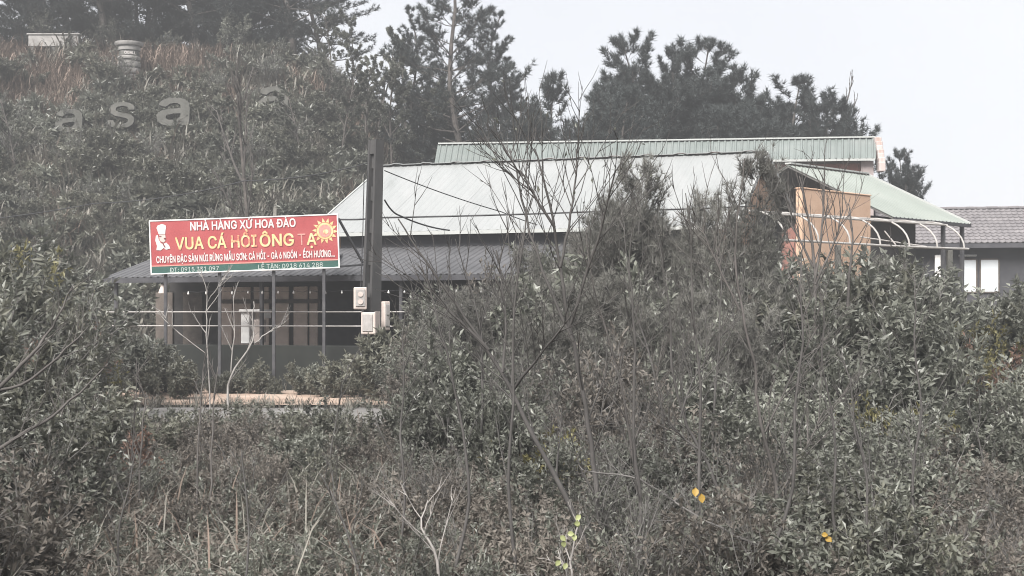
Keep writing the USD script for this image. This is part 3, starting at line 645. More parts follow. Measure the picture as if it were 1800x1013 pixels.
for n_, (z0, z1, mt) in enumerate(((0, .13, 'stonepale'), (.13, .17, 'stonedark'), (.17, .30, 'stonepale'), (.30, .35, 'stonedark'), (.35, .48, 'stonepale'), (.48, .54, 'stonedark'), (.54, .62, 'stonepale'), (.62, .78, 'stonedark'), (.78, .90, 'stonepale'))):
    ring(z0 * hh + .001, z1 * hh, rr * (1 if mt == 'stonepale' else .9), rr * (1.02 if mt == 'stonepale' else .9), 'stone_band', M[mt])
ring(.90 * hh, 1.0 * hh, rr * 1.2, rr * 1.3, 'stone_cap', M['stonepale'])
tm = meshkit.text_mesh('OGALL', .07 * hh, .02, True); v, f, _ = meshkit.arrays(tm); v = v - [v[:, 0].mean() - .12, 0, 0]
ang = v[:, 0] / rr
v = np.stack([np.sin(ang) * (rr * .93 + v[:, 2]), -np.cos(ang) * (rr * .93 + v[:, 2]), v[:, 1] + .66 * hh], 1)
part('lettering', (v, f), M['signwhite'], t)
q = on_hill(95, 100); k = q[1] / F
t = thing('hilltop_wall', 'low pale concrete wall on dark legs at the hilltop left of the stone marker', 'wall', q)
m = MB(); m.box((0, 0, 27 * k), (88 * k, .25, 20 * k), bev=.03); part('wall_panel', m, M['stonepale'], t)
m = MB(); m.box((0, 0, 39 * k), (94 * k, .34, 3 * k), bev=.03); part('coping', m, M['stonepale'], t)
for x in (-38, 0, 38):
    m = MB(); m.box((x * k, 0, 6 * k), (.2, .2, 22 * k)); part('wall_leg', m, M['stonedark'], t)

# ------------------------------------------------------------------ vegetation builders
def unit(v): return v / np.maximum(np.linalg.norm(v, axis=-1, keepdims=True), 1e-9)

def grow(rg, p, d, Ln, r, depth, out, kids, ratio, spread, up, wander=.12, segs=5, start=.25, lv=0):
    pts = [p]; dd = unit(np.asarray(d, float)); q = np.asarray(p, float)
    n = max(2, segs - lv)
    for k in range(n):
        dd = unit(dd + rg.normal(0, wander, 3) + np.array([0, 0, up]) / n)
        q = q + dd * Ln / n; pts.append(q)
    pts = np.array(pts); rad = np.linspace(r, r * .35, len(pts))
    out.append((pts, rad, lv))
    if lv >= depth: return
    K = kids[min(lv, len(kids) - 1)]
    for k in range(K):
        s = start + (1 - start) * (k + rg.uniform(0, 1)) / K
        i = min(int(s * n), n - 1); a = s * n - i
        base = pts[i] * (1 - a) + pts[i + 1] * a; dir0 = unit(pts[i + 1] - pts[i])
        side = unit(np.cross(dir0, rg.normal(0, 1, 3)))
        ang = spread * rg.uniform(.65, 1.25)
        grow(rg, base, dir0 * math.cos(ang) + side * math.sin(ang), Ln * ratio * rg.uniform(.6, 1.2) * (1.15 - .5 * s), max(r * .5, .0035), depth, out, kids, ratio, spread, up, wander, segs, start, lv + 1)

def wood(out, kmax=6, rscale=1.0):
    m = MB()
    for pts, rad, lv in out: m.tube(pts, rad * rscale, max(3, kmax - lv), cap=(lv == 0))
    return m

def leaves(rg, P, D, length, width, droop=.35, fold=.25):
    """Folded two-triangle leaves at the points P, leaving along D."""
    n = len(P)
    a = unit(D + rg.normal(0, .45, (n, 3)) - np.array([0, 0, 1]) * droop)
    s = unit(np.cross(a, rg.normal(0, 1, (n, 3)) * .6 + [0, 0, 1])); nn = np.cross(s, a)
    L_ = length * rg.uniform(.6, 1.3, (n, 1)); W_ = width * rg.uniform(.7, 1.25, (n, 1))
    v = np.stack([P, P + a * L_ * .45 + s * W_ / 2 + nn * W_ * fold, P + a * L_, P + a * L_ * .45 - s * W_ / 2 + nn * W_ * fold], 1).reshape(-1, 3)
    b = np.arange(n)[:, None] * 4
    return v, np.vstack([b + [0, 1, 2], b + [0, 2, 3]])

def along(rg, out, lvmin, per, t0=.15):
    P, D = [], []
    for pts, rad, lv in out:
        if lv < lvmin: continue
        for s in rg.uniform(t0, 1.0, per):
            x = s * (len(pts) - 1); i = min(int(x), len(pts) - 2); a = x - i
            P.append(pts[i] * (1 - a) + pts[i + 1] * a); D.append(unit(pts[i + 1] - pts[i]) + unit(rg.normal(0, 1, 3)) * .8)
    return np.array(P), np.array(D)

def needles(rg, P, D, n, length, width, spread=.75):
    """Tufts of n needle blades at the points P around the directions D."""
    P, D = np.repeat(P, n, 0), np.repeat(unit(D), n, 0)
    d = unit(D + rg.normal(0, spread, (len(P), 3)))
    s = unit(np.cross(d, rg.normal(0, 1, (len(P), 3)))) * width / 2
    L_ = length * rg.uniform(.6, 1.15, (len(P), 1))
    v = np.stack([P - s, P + s, P + d * L_], 1).reshape(-1, 3)
    return v, np.arange(len(v)).reshape(-1, 3)

def pine(rg, H, spread, whorls, crown0, tuft, nneed, nlen, nwid, upturn=.5, elev=.25, leaders=1, gaps=.15, r0=None, step=.45):
    out, P, D = [], [], []
    r0 = r0 or H * .013
    for ld in range(leaders):
        off = np.array([0, 0, 0.0]); lean = rg.normal(0, .03 if leaders == 1 else .075, 2)
        hh = H * (1 if ld == 0 else rg.uniform(.6, .92))
        z = np.linspace(0, hh, 9)
        tr = np.stack([lean[0] * z + .02 * H * np.sin(z * .7 + ld), lean[1] * z + .02 * H * np.cos(z * .6 + ld) - .02 * H, z], 1)
        out.append((tr, np.linspace(r0, r0 * .18, 9), 0))
        for w in range(whorls):
            t = crown0 + (1 - crown0) * (w + rg.uniform(0, .7)) / whorls
            c = np.array([np.interp(t * hh, z, tr[:, q]) for q in range(3)])
            az0 = rg.uniform(0, 6.28)
            nb = rg.integers(3, 6)
            for b in range(nb):
                if rg.uniform() < gaps: continue
                az = az0 + b * 6.28 / nb + rg.normal(0, .3)
                prof = (1 - t) ** (.75 if leaders == 1 else .5) * (1 - .3 * math.exp(-((t - crown0) / .1) ** 2)) + .07
                Lb = spread * prof * rg.uniform(.65, 1.2)
                e = elev * (1 - t) + .75 * t + rg.normal(0, .12)
                n = 5; q = c.copy(); pts = [q]
                for k in range(n):
                    ee = e + upturn * (k / n) ** 2 - .12 * (1 - t)
                    q = q + np.array([math.cos(az) * math.cos(ee), math.sin(az) * math.cos(ee), math.sin(ee)]) * Lb / n + rg.normal(0, .02 * Lb, 3)
                    pts.append(q)
                pts = np.array(pts); out.append((pts, np.linspace(r0 * .3 * (1.1 - t), .008, n + 1), 1))
                ns = max(2, int(Lb / step))
                for k in range(ns):
                    s = .25 + .75 * (k + rg.uniform(0, .9)) / ns; x = s * n; i = min(int(x), n - 1)
                    bp = pts[i] + (pts[i + 1] - pts[i]) * (x - i); bd = unit(pts[i + 1] - pts[i])
                    sd = unit(np.cross(bd, [0, 0, 1])) * (1 if rg.uniform() < .5 else -1)
                    tl = Lb * .36 * (1.15 - s * .6) * rg.uniform(.6, 1.2)
                    td = unit(bd * .75 + sd * rg.uniform(.3, .9) + np.array([0, 0, rg.uniform(.05, .6)]))
                    tip = bp + td * tl; mid_ = bp + td * tl * .55 + rg.normal(0, .03, 3)
                    out.append((np.array([bp, mid_, tip + [0, 0, .08 * tl]]), np.array([.014, .010, .006]), 2))
                    for q_ in np.linspace(.35, 1, tuft):
                        P.append(bp + (tip - bp) * q_ + rg.normal(0, .05, 3)); D.append(td + np.array([0, 0, .55]))
                for q_ in np.linspace(.55, 1, tuft):
                    x = q_ * n; i = min(int(x), n - 1)
                    P.append(pts[i] + (pts[i + 1] - pts[i]) * (x - i)); D.append(unit(pts[i + 1] - pts[i]) + np.array([0, 0, .4]))
        for k in range(4):
            P.append(tr[-1] - [0, 0, k * .08 * nlen / .25]); D.append(np.array([0, 0, 1.0]))
    return out, needles(rg, np.array(P), np.array(D), nneed, nlen, nwid)

def blades(rg, n, h, w, spread, lean=.5, R0=.12):
    m = MB()
    az = rg.uniform(0, 6.28, n)
    for k in range(n):
        hh = h * rg.uniform(.45, 1.15); b = rg.normal(0, R0, 2); le = lean * rg.uniform(.2, 1.3)
        dx, dy = math.cos(az[k]), math.sin(az[k]); sx, sy = -dy, dx
        ww = w * rg.uniform(.6, 1.3) / 2; v = []
        for t in (0, .4, .75):
            c = np.array([b[0] + dx * le * hh * t * t, b[1] + dy * le * hh * t * t, hh * (t - .28 * le * t * t)])
            k_ = ww * (1 - .5 * t); v += [c - [sx * k_, sy * k_, 0], c + [sx * k_, sy * k_, 0]]
        t = 1.0; v.append(np.array([b[0] + dx * le * hh, b[1] + dy * le * hh, hh * (1 - .36 * le)]))
        m.add(v, [[0, 1, 3], [0, 3, 2], [2, 3, 5], [2, 5, 4], [4, 5, 6]])
    return m

def cls(name, parts):
    c = stage.CreateClassPrim('/World/' + name)
    for n, m, mt in parts: part(n, m, mt, c)
    return c

def place(c, name, loc, rz, sc, label, cat, group=None):
    x = UsdGeom.Xform.Define(stage, '/World/' + numbered('/World', name))
    p = x.GetPrim(); p.GetReferences().AddInternalReference(c.GetPath()); p.SetInstanceable(True)
    x.AddTranslateOp().Set(Gf.Vec3d(*map(float, loc))); x.AddRotateZOp().Set(float(rz))
    x.AddScaleOp().Set(Gf.Vec3f(*map(float, np.broadcast_to(sc, 3))))
    return tag(p, label, cat, group)

# ---- prototypes
PINE = []
for k, (H, sp, wh, c0, tu, ups, lead) in enumerate(((14, 4.6, 19, .20, 5, .45, 1), (14, 4.0, 18, .12, 5, .45, 1), (9, 3.3, 15, .06, 5, .7, 4), (9, 3.1, 14, .06, 5, .8, 3), (6, 1.9, 13, .10, 4, .8, 1))):
    rg = np.random.default_rng(100 + k)
    out, nd = pine(rg, H, sp, wh, c0, tu, 14, .27, .03, ups, .1, lead, .10, step=.27)
    PINE.append(cls(f'pine_kind_{k + 1}', [('trunk', wood(out, 6), M['bark']), ('crown', nd, M['needle'])]))
YPINE = []
for k in range(3):
    rg = np.random.default_rng(140 + k)
    out, nd = pine(rg, 3.0, 1.15, 13, .06, 4, 15, .13, .0075, .9, .35, 3, .08, r0=.03, step=.17)
    YPINE.append(cls(f'young_pine_kind_{k + 1}', [('trunk', wood(out, 5, .8), M['twig']), ('crown', nd, M['needle_near'])]))

def shrub(seed, H, stems, kids, ll, lw, per, mt, wmt, spread=.5, open_=.5, up=.25, droop=.35, ratio=.52):
    rg = np.random.default_rng(seed); out = []
    for s in range(stems):
        az = rg.uniform(0, 6.28); tl = open_ * rg.uniform(.15, 1.0)
        grow(rg, np.array([rg.normal(0, .08), rg.normal(0, .08), -.1]), (math.cos(az) * tl, math.sin(az) * tl, 1), H * rg.uniform(.55, .85), .016 * H / 2.5, 2, out, kids, ratio, spread, up, .13, 5, .3)
    P, D = along(rg, out, 1, per)
    zmax = max(o[0][:, 2].max() for o in out); s = H / zmax
    out = [(o[0] * s, o[1], o[2]) for o in out]
    lv, lf = leaves(rg, P * s, D, ll, lw, droop)
    return [('stems', wood(out, 5), wmt), ('foliage', (lv, lf), mt)]
SHRUB = {'a': [], 'b': [], 'c': [], 't': []}
for k in range(4):
    SHRUB['a'].append(cls(f'shrub_grey_kind_{k + 1}', shrub(200 + k, 3.0, 9, (7, 6), .15, .068, 8, M['leaf_a'], M['twig'])))
    SHRUB['b'].append(cls(f'shrub_olive_kind_{k + 1}', shrub(220 + k, 3.0, 9, (7, 6), .18, .066, 8, M['leaf_b'], M['twig'], droop=.6)))
    SHRUB['c'].append(cls(f'shrub_brown_kind_{k + 1}', shrub(240 + k, 2.2, 12, (8, 7), .09, .034, 5, M['leaf_c'], M['twig'])))
    SHRUB['t'].append(cls(f'shrub_twiggy_kind_{k + 1}', shrub(260 + k, 3.0, 8, (8, 7), .10, .045, 2, M['leaf_a'], M['twig'], spread=.45, open_=.4, up=.45)))
SHRUB['f'] = [cls(f'brushwood_kind_{k + 1}', shrub(290 + k, 2.4, 12, (9, 7), .06, .028, 2, M['leaf_c' if k < 2 else 'leaf_a'], M['twig'], spread=.5, open_=.6, up=.35)) for k in range(4)]
SHRUB['g'] = [cls(f'small_leaf_kind_{k + 1}', shrub(295 + k, 2.2, 10, (8, 6), .085, .04, 7, M[('leaf_a', 'leaf_b', 'leaf_a', 'leaf_c')[k]], M['twig'], spread=.6, open_=.9, up=.2, droop=.45)) for k in range(4)]
SHRUB['r'] = [cls(f'russet_shrub_kind_{k + 1}', shrub(311 + k, 2.4, 9, (7, 5), .10, .045, 7, M['leaf_russet'], M['twig'], spread=.6, open_=.7)) for k in range(2)]
SHRUB['n'] = [cls(f'golden_shrub_kind_{k + 1}', shrub(315 + k, 2.4, 9, (7, 5), .13, .05, 7, M['leaf_gold'], M['twig'], spread=.6, open_=.7)) for k in range(2)]
AIRY = []
for k in range(3):
    rg = np.random.default_rng(300 + k); out = []
    grow(rg, np.zeros(3), (rg.normal(0, .05), 0, 1), 8.0, .085, 3, out, (11, 6, 4), .30, .75, .35, .06, 7, .2)
    P, D = along(rg, out, 2, 17)
    AIRY.append(cls(f'airy_tree_kind_{k + 1}', [('trunk', wood(out, 6), M['bark']), ('crown', leaves(rg, P, D, .19, .095, .2), M['leaf_a'])]))
BARE = []
for k in range(2):
    rg = np.random.default_rng(320 + k); out = []
    grow(rg, np.zeros(3), (0, 0, 1), 6.0, .075, 3, out, (9, 6, 4), .36, .55, .5, .05, 7, .3)
    BARE.append(cls(f'bare_tree_kind_{k + 1}', [('trunk', wood([o for o in out if o[2] < 1], 6), M['bark']), ('branches', wood([o for o in out if o[2] >= 1], 5), M['twigdark'])]))

# ---- stuff: scattered by point instancers
def scatter(name, label, cat, protos, pts, rz, sc, idx, tilt=None):
    pi = UsdGeom.PointInstancer.Define(stage, '/World/' + name)
    rel = pi.CreatePrototypesRel()
    for k, (m, mt) in enumerate(protos):
        pp = f'/World/{name}/kind_{k + 1}'
        usdkit.mesh(stage, pp, m.arrays() if hasattr(m, 'arrays') else m, mt); rel.AddTarget(pp)
    pi.CreatePositionsAttr(Vt.Vec3fArray.FromNumpy(np.asarray(pts, np.float32)))
    h = np.asarray(rz) / 2
    pi.CreateOrientationsAttr(Vt.QuathArray([Gf.Quath(float(math.cos(a)), 0, 0, float(math.sin(a))) for a in h]))
    pi.CreateScalesAttr(Vt.Vec3fArray.FromNumpy(np.repeat(np.asarray(sc, np.float32)[:, None], 3, 1)))
    pi.CreateProtoIndicesAttr(Vt.IntArray.FromNumpy(np.asarray(idx, np.int32)))
    tag(pi, label, cat, None, 'stuff')

def clump(seed, H, n, ll, lw, droop=.4):
    rg = np.random.default_rng(seed); out = []
    for s in range(7):
        az = rg.uniform(0, 6.28); tl = rg.uniform(.2, 1.1)
        grow(rg, np.array([rg.normal(0, .1), rg.normal(0, .1), -.05]), (math.cos(az) * tl, math.sin(az) * tl, 1), H * .7, .012, 1, out, (5,), .5, .6, .2, .12, 4, .3)
    P, D = along(rg, out, 0, n)
    return wood(out, 4), leaves(rg, P, D, ll, lw, droop)

rg = np.random.default_rng(11)
# hillside cover
N1 = 7000
X = rg.uniform(-32, 6, N1); Y = rg.uniform(45, 77, N1)
keep = np.ones(N1, bool)
keep &= ~((X > -10.5) & (Y < 50.5)); keep &= ~((X > -4.2) & (Y > 50)); keep &= Y > 46
X, Y = X[keep], Y[keep]; Z = terrain(X, Y)
nz = meshkit.fbm(np.stack([X * .22, Y * .22, X * 0], 1), 3, 9)
up_ = smooth(58, 70, Y)
px_ = 900 + F * X / Y
russet = (nz + .25 * up_ * (px_ < 430) + .12 * np.random.default_rng(12).normal(0, 1, len(X)) > .60)
kinds = np.where(russet, rg.integers(4, 6, len(X)), np.where(rg.uniform(0, 1, len(X)) < .68 + .5 * (nz - .5), rg.integers(0, 2, len(X)), rg.integers(2, 4, len(X))))
g1 = [(blades(np.random.default_rng(400 + k), 20, 1.15, .085, .3, .85, .3), M['grass']) for k in range(2)]
w2 = [clump(410 + k, 1.1, 9, .30, .12, .6) for k in range(2)]
g2 = [(w2[0][1], M['leaf_a']), (w2[1][1], M['leaf_b'])]
g3 = [(blades(np.random.default_rng(420 + k), 26, .85, .05, .3, .7, .3), M['grassdry']) for k in range(2)]
scatter('hillside_scrub', 'grey green grass and scrub with russet patches covering the hillside', 'scrub', g1 + g2 + g3, np.stack([X, Y, Z - .05], 1), rg.uniform(0, 6.28, len(X)), rg.uniform(.6, 1.35, len(X)), kinds)

SHRUB['h'] = [cls(f'shrub_hill_kind_{k + 1}', shrub(280 + k, 2.0, 11, (7, 5), .17, .07, 9, M['leaf_b' if k else 'leaf_a'], M['twig'], open_=.9)) for k in range(3)]
hg = np.random.default_rng(31)
for k in range(125):
    px, py = hg.uniform(-30, 640), hg.uniform(150, 480)
    if py < 215 and px < 540 and hg.uniform() < .6: continue
    if px > 560 and py > 330: continue
    q = hit(px, py, 46.5, 80)
    if q[1] > 76: continue
    sc_ = hg.uniform(.45, .95)
    side_ = next(z for q_, z in ((60, 'at the left picture edge'), (115, 'left of the first letter'), (175, 'in line with the first letter'), (265, 'in line with the letter S'), (350, 'in line with the third letter'), (425, 'left of the bare tree'), (480, 'at the bare tree'), (530, 'right of the bare tree'), (590, 'above the sun emblem'), (9999, 'at the hill edge behind the pole')) if px < q_)
    band = 'at the top' if py < 195 else 'high' if py < 260 else 'above the middle' if py < 315 else 'below the middle' if py < 370 else 'low' if py < 425 else 'lowest'
    place(SHRUB['h'][k % 3] if k % 3 else SHRUB['t'][k % 3], 'hillside_shrub', (q[0], q[1], float(terrain(q[0], q[1])) - .1), hg.uniform(0, 360), (sc_ * 1.2, sc_ * 1.2, sc_), f'scrubby hillside shrub, {band}, {side_}', 'shrub', f'hillside shrubs {band} {side_}')

for k, (px, py, w_, nm) in enumerate(LETTER_BUSH):
    q = hit(px, py, 44, 80)
    place(SHRUB['h'][k % 3] if k % 2 else SHRUB['t'][k % 3], 'hillside_shrub', (q[0], q[1] - 1.9, float(terrain(q[0], q[1] - 1.9)) - .15), k * 70, (.55, .55, .5 if k % 2 else .42), f'small scrub plant growing up over the {w_} foot of the {nm}', 'shrub')

# foreground undergrowth
N2 = 2600
X = rg.uniform(-1, 1, N2) ; Y = 7.6 + 14.7 * rg.uniform(0, 1, N2) ** .8
X = X * (Y * .40 + .8); Z = terrain(X, Y)
leftish = X / Y < -.06
k1 = np.where(rg.uniform(0, 1, N2) < np.where(leftish, .72, .15), rg.integers(0, 4, N2), rg.integers(4, 6, N2))
und = [(blades(np.random.default_rng(430 + k), 20, .9, .017, .3, 1.6, .35), M['grass']) for k in range(2)] + [(blades(np.random.default_rng(440 + k), 18, .8, .016, .3, 1.5, .3), M['grassdry']) for k in range(2)]
und += [(clump(450 + k, .9, 26, .042, .018)[1], M['leaf_c' if k else 'leaf_a']) for k in range(2)]
px_ = 900 + F * X / Y
topy = np.interp(px_, [0, 150, 200, 640, 700, 1800], [560, 640, 725, 725, 600, 600])
room_ = (HY - topy) / F * Y - Z
sc = np.minimum(rg.uniform(.7, 1.3, N2), np.maximum(room_ / 1.0, .25))
scatter('thicket_undergrowth', 'tangled dry grass and low leaves at the foot of the thicket', 'undergrowth', und, np.stack([X, Y, Z - .03], 1), rg.uniform(0, 6.28, N2), sc, k1)
# grass along road edge and verge
N3 = 700
X = rg.uniform(-15, 6, N3); Y = np.where(rg.uniform(0, 1, N3) < .6, rg.uniform(36.4, 38.2, N3), rg.uniform(30.0, 31.4, N3)) - .06 * X
scatter('verge_grass', 'short grass tufts along the pink earth verge', 'grass', [(blades(np.random.default_rng(460 + k), 18, .4, .02, .3, .8, .12), M['grass']) for k in range(2)],
        np.stack([X, Y, terrain(X, Y)], 1), rg.uniform(0, 6.28, N3), rg.uniform(.4, 1.1, N3), rg.integers(0, 2, N3))

# ------------------------------------------------------------------ trees
def tree_at(c, H0, px, pytop, pybase, Y, name, label, cat='tree', wide=1.0, rz=None, group=None, seed=0):
    base = at(px, pybase, Y) if pybase is not None else None
    x = (px - 900) / F * Y; zb = terrain(x, Y) if base is None else min(base[2], float(terrain(x, Y)))
    zt = (HY - pytop) / F * Y; s = (zt - zb) / H0
    place(c, name, (x, Y, zb), rz if rz is not None else (seed * 77) % 360, (s * wide, s * wide, s), label, cat, group)
T = tree_at
# big pine above the roofs and its neighbours
T(PINE[0], 14, 806, -120, None, 67, 'pine_tree', 'tall broad pine rising highest above the long green roofs', wide=1.06, rz=20)
T(PINE[1], 14, 846, 20, None, 69.5, 'pine_tree', 'dark pine half hidden behind the tallest pine, on its right', wide=1.05, rz=140)
T(PINE[2], 9, 785, 120, None, 68.5, 'pine_tree', 'low bushy pine at the foot of the tallest pine', wide=.9, rz=60)
T(PINE[4], 6, 975, 130, None, 68, 'pine_tree', 'slender sparse pine with candle tips between two pine groups', wide=.9, rz=200)
T(PINE[4], 6, 940, 195, None, 66.5, 'pine_tree', 'small pine low behind the roof ridge right of the tallest pine', wide=1.1, rz=10)
T(PINE[3], 9, 1065, 130, None, 66, 'pine_tree', 'bushy pine left of the highest pine of the middle group', wide=1.0, rz=75)
T(PINE[2], 9, 1150, 78, None, 67, 'pine_tree', 'broad bushy pine with candle tips, highest of the middle group', wide=.95, rz=130)
T(PINE[3], 9, 1225, 100, None, 68, 'pine_tree', 'bushy pine right of the highest pine of the middle group', wide=.95, rz=250)
T(PINE[3], 9, 1110, 175, None, 64.5, 'pine_tree', 'low dense pine behind the ridge below the middle group', wide=1.15, rz=310)
T(PINE[2], 9, 1322, 128, None, 66, 'pine_tree', 'rounded pine behind the right part of the long green roof', wide=1.0, rz=40)
T(PINE[3], 9, 1285, 190, None, 65, 'pine_tree', 'low pine filling the gap left of the rounded pine', wide=1.1, rz=170)
T(PINE[2], 9, 1412, 178, None, 66, 'pine_tree', 'small rounded pine near the right end of the long green roof', wide=.95, rz=285)
T(PINE[3], 9, 1445, 200, None, 67, 'pine_tree', 'lowest pine of the row by the roof end', wide=.9, rz=15)
T(BARE[0], 6, 1478, 192, None, 66, 'bare_tree', 'thin bare tree against the sky near the roof end', wide=.8, rz=0)
T(PINE[3], 9, 1566, 272, None, 62.5, 'pine_tree', 'small open pine standing right of the long green roof', wide=.8, rz=100)
for k, (px, top, Y, s) in enumerate(((620, 45, 72, 1.1), (660, 60, 71, 1.0), (712, 90, 69, 1.0), (585, 10, 75, 1.1), (690, 130, 66, 1.2), (640, 120, 68, 1.2), (730, 165, 67, 1.1), (600, 90, 70, 1.1))):
    T(AIRY[k % 3], 8, px, top, None, Y, 'airy_tree', ['slim light crowned tree just left of the pole line at the hill edge', 'slim light crowned tree directly above the utility pole', 'slim light crowned tree touching the tallest pine on its left', 'slim light crowned tree at the right end of the hilltop pines', 'low light crowned tree left of the tallest pine, behind the roof end', 'low light crowned tree behind the utility pole top', 'lowest light crowned tree at the foot of the tallest pine', 'light crowned tree on the hill edge left of the utility pole'][k], wide=s, seed=k + 1)
HT = [(-40, 75, 'left picture edge'), (20, 78, 0), (75, 76, 0), (125, 79, 0), (180, 74.5, 0), (215, 80, 0), (255, 77, 0), (300, 79, 0), (345, 76, 0), (390, 80, 0), (430, 77, 0), (475, 79, 0), (520, 76, 0), (560, 78, 0), (100, 84, 0), (240, 85, 0), (330, 85, 0), (455, 86, 0), (545, 84, 0)]
for k, (px, Y, _) in enumerate(HT):
    if k in (1, 3, 5, 7, 9, 11, 14, 15, 16, 18): continue
    c, H0 = ((PINE[0], 14), (PINE[1], 14), (PINE[2], 9), (PINE[1], 14))[k % 4]
    H = (13.5, 12, 9, 13)[k % 4] * (1 + .1 * math.sin(k * 2.3))
    x = (px - 900) / F * Y; zb = float(terrain(x, Y)) - .1; s = H / H0
    where = ('cut by the left picture edge', 'left of the pale hilltop wall', 'behind the left of the pale hilltop wall', 'behind the right end of the pale hilltop wall', 'leaning between the wall and the stone marker', 'just behind the stone marker', 'just right of the stone marker', 'second right of the stone marker', 'third right of the stone marker', 'above the letter right of the S', 'above the bare tree tips, on the left', 'above the lone highest letter, on the left', 'directly above the lone highest letter', 'at the right end of the dense row', 'far behind the pale wall', 'far behind the stone marker', 'far behind, second right of the marker', 'far behind the lone letter', 'far behind the right end of the row')[k]
    place(c, 'pine_tree', (x, Y, zb), (k * 83) % 360, (s * 1.15, s * 1.15, s), 'dark hilltop pine ' + where, 'tree', 'pines crowding the hilltop at upper left')
for k, (px, top, Y, kind, wd, lab) in enumerate(((1195, 92, 70, 2, 1.25, 'broad pine between the two highest crowns of the middle group'), (1258, 140, 69, 3, 1.2, 'soft rounded pine at the right shoulder of the middle group'), (1350, 150, 69, 3, 1.25, 'soft rounded pine right of the middle group, behind the rounded pine'), (1382, 186, 68, 2, 1.2, 'low pine in the dip left of the small rounded pine'), (1432, 188, 70, 3, 1.2, 'low pine behind the small rounded pine'), (1045, 150, 69, 2, 1.15, 'pine at the left shoulder of the middle group'), (742, 20, 70, 1, 1.0, 'pine leaning on the left flank of the tallest pine'), (872, 110, 71, 1, 1.2, 'low broad pine on the right flank of the tallest pine'), (905, 185, 66, 3, 1.1, 'lowest pine between the tallest pine and the slender one'))):
    T(PINE[kind], (14, 14, 9, 9)[kind], px, top, None, Y, 'pine_tree', lab, wide=wd, seed=k + 3)
for k, (px, pb, pt, lab) in enumerate(((535, 330, 165, 'slim pale leaved tree on the slope above the sun emblem'), (598, 300, 130, 'slim pale leaved tree on the slope midway between sign and pole'), (640, 290, 150, 'slim pale leaved tree on the slope touching the pole top'), (705, 275, 150, 'slim pale leaved tree just right of the pole top'), (738, 270, 195, 'small pale leaved tree at the left end of the green roofs'), (398, 330, 190, 'slim pale leaved tree on the slope left of the bare tree'), (30, 330, 170, 'slim pale leaved tree on the slope at the left picture edge'))):
    q = hit(px, pb, 46.5, 82); h_ = (pb - pt) / F * q[1]; w = h_ / 8
    place(AIRY[k % 3], 'slender_tree', (q[0], q[1], float(terrain(q[0], q[1])) - .1), k * 61, (w * 1.25, w * 1.25, w), lab, 'tree')
# bushes under the hilltop pines
for k in range(16):
    px = 8 + k * 36 + 9 * math.sin(k * 1.7); Y = 75.5 + 1.6 * math.sin(k * 2.1); x = (px - 900) / F * Y
    place(SHRUB['a'][k % 4] if k % 3 else SHRUB['t'][k % 4], 'hilltop_bush', (x, Y, float(terrain(x, Y)) - .1), k * 57 % 360, .65 + .22 * math.sin(k * 1.3), 'grey green bush beneath the hilltop pines, ' + ('cut by the left picture edge', 'just inside the left picture edge', 'before the left of the pale wall', 'before the middle of the pale wall', 'before the right of the pale wall', 'between wall and stone marker', 'just right of the stone marker', 'second right of the stone marker', 'above the third letter, on its left', 'above the third letter', 'midway between the third and fourth letters', 'left of the bare tree tip', 'at the bare tree tip', 'directly above the fourth letter', 'right of the fourth letter', 'rightmost of the row')[k], 'bush', 'bushes beneath the hilltop pines')
T(BARE[1], 6, 452, 165, 470, 46.5, 'bare_tree', 'bare slim tree rising from behind the sign board', wide=.85, rz=30)

# ------------------------------------------------------------------ thicket in the foreground
env = lambda px: float(np.interp(px, [-100, 0, 60, 110, 165, 190, 262, 300, 640, 680, 720, 770, 840, 950, 1030, 1090, 1140, 1200, 1270, 1320, 1380, 1440, 1520, 1600, 1680, 1760, 1800, 1900],
                                     [370, 365, 400, 440, 560, 700, 720, 720, 720, 630, 545, 500, 450, 420, 395, 385, 410, 410, 400, 425, 420, 420, 408, 412, 560, 560, 450, 450]))
rg = np.random.default_rng(21)
def bush(c, H0, px, ytop, Y, label, cat, group, name, wmin=.8, wmax=1.25):
    x = (px - 900) / F * Y; zb = float(terrain(x, Y)) - .05; zt = (HY - ytop) / F * Y
    s = max(zt - zb, .4) / H0; w = s * rg.uniform(wmin, wmax)
    w = max(w, .55 * s, .42)
    place(c, name, (x, Y, zb), rg.uniform(0, 360), (w, w, s), label, cat, group)
GL = {'g': ('', ''), 'f': ('', ''), 'a': ('leafy grey green shrub in the dense thicket right of the pole', 'shrubs of the thicket right of the pole'),
      'b': ('olive leaved shrub among the bushes at the left picture edge', 'olive shrubs at the left edge'),
      'c': ('low brownish shrub in the tangle along the bottom of the picture', 'low brown shrubs along the bottom'),
      't': ('twiggy half bare shrub in the thicket below the long roof', 'half bare shrubs of the thicket'),
      'y': ('feathery young pine in the thicket below the long roof', 'young pines of the thicket')}
ZB = ('at the left end of the veranda', 'under the left end of the lower roof', 'below the hanging lamp', 'below the chef picture', 'left of the pale saplings', 'between the pale saplings', 'below the cabinet, on its left', 'below the cabinet', 'right of the cabinet', 'below the middle of the doorway', 'below the sun emblem', 'left of the pole', 'right behind the pole')
ZONES = ((60, 'at the left picture edge'), (150, 'under the left bare limbs'), (260, 'left of the veranda'), (345, 'below the chef picture'), (430, 'below the sign, left half'), (520, 'below the sign, right half'), (620, 'below the sun emblem'), (700, 'below the utility pole'), (790, 'right of the pole foot'), (880, 'below the grey lower roof'), (960, 'left of the forked sapling'), (1050, 'at the forked sapling'), (1140, 'below the left tall pine'), (1220, 'between the tall young pines'), (1310, 'below the gable'), (1400, 'left of the peach wall'), (1490, 'below the peach wall'), (1570, 'below the awning frame'), (1650, 'below the awning frame end'), (1730, 'below the bright windows'), (9999, 'at the right picture edge'))
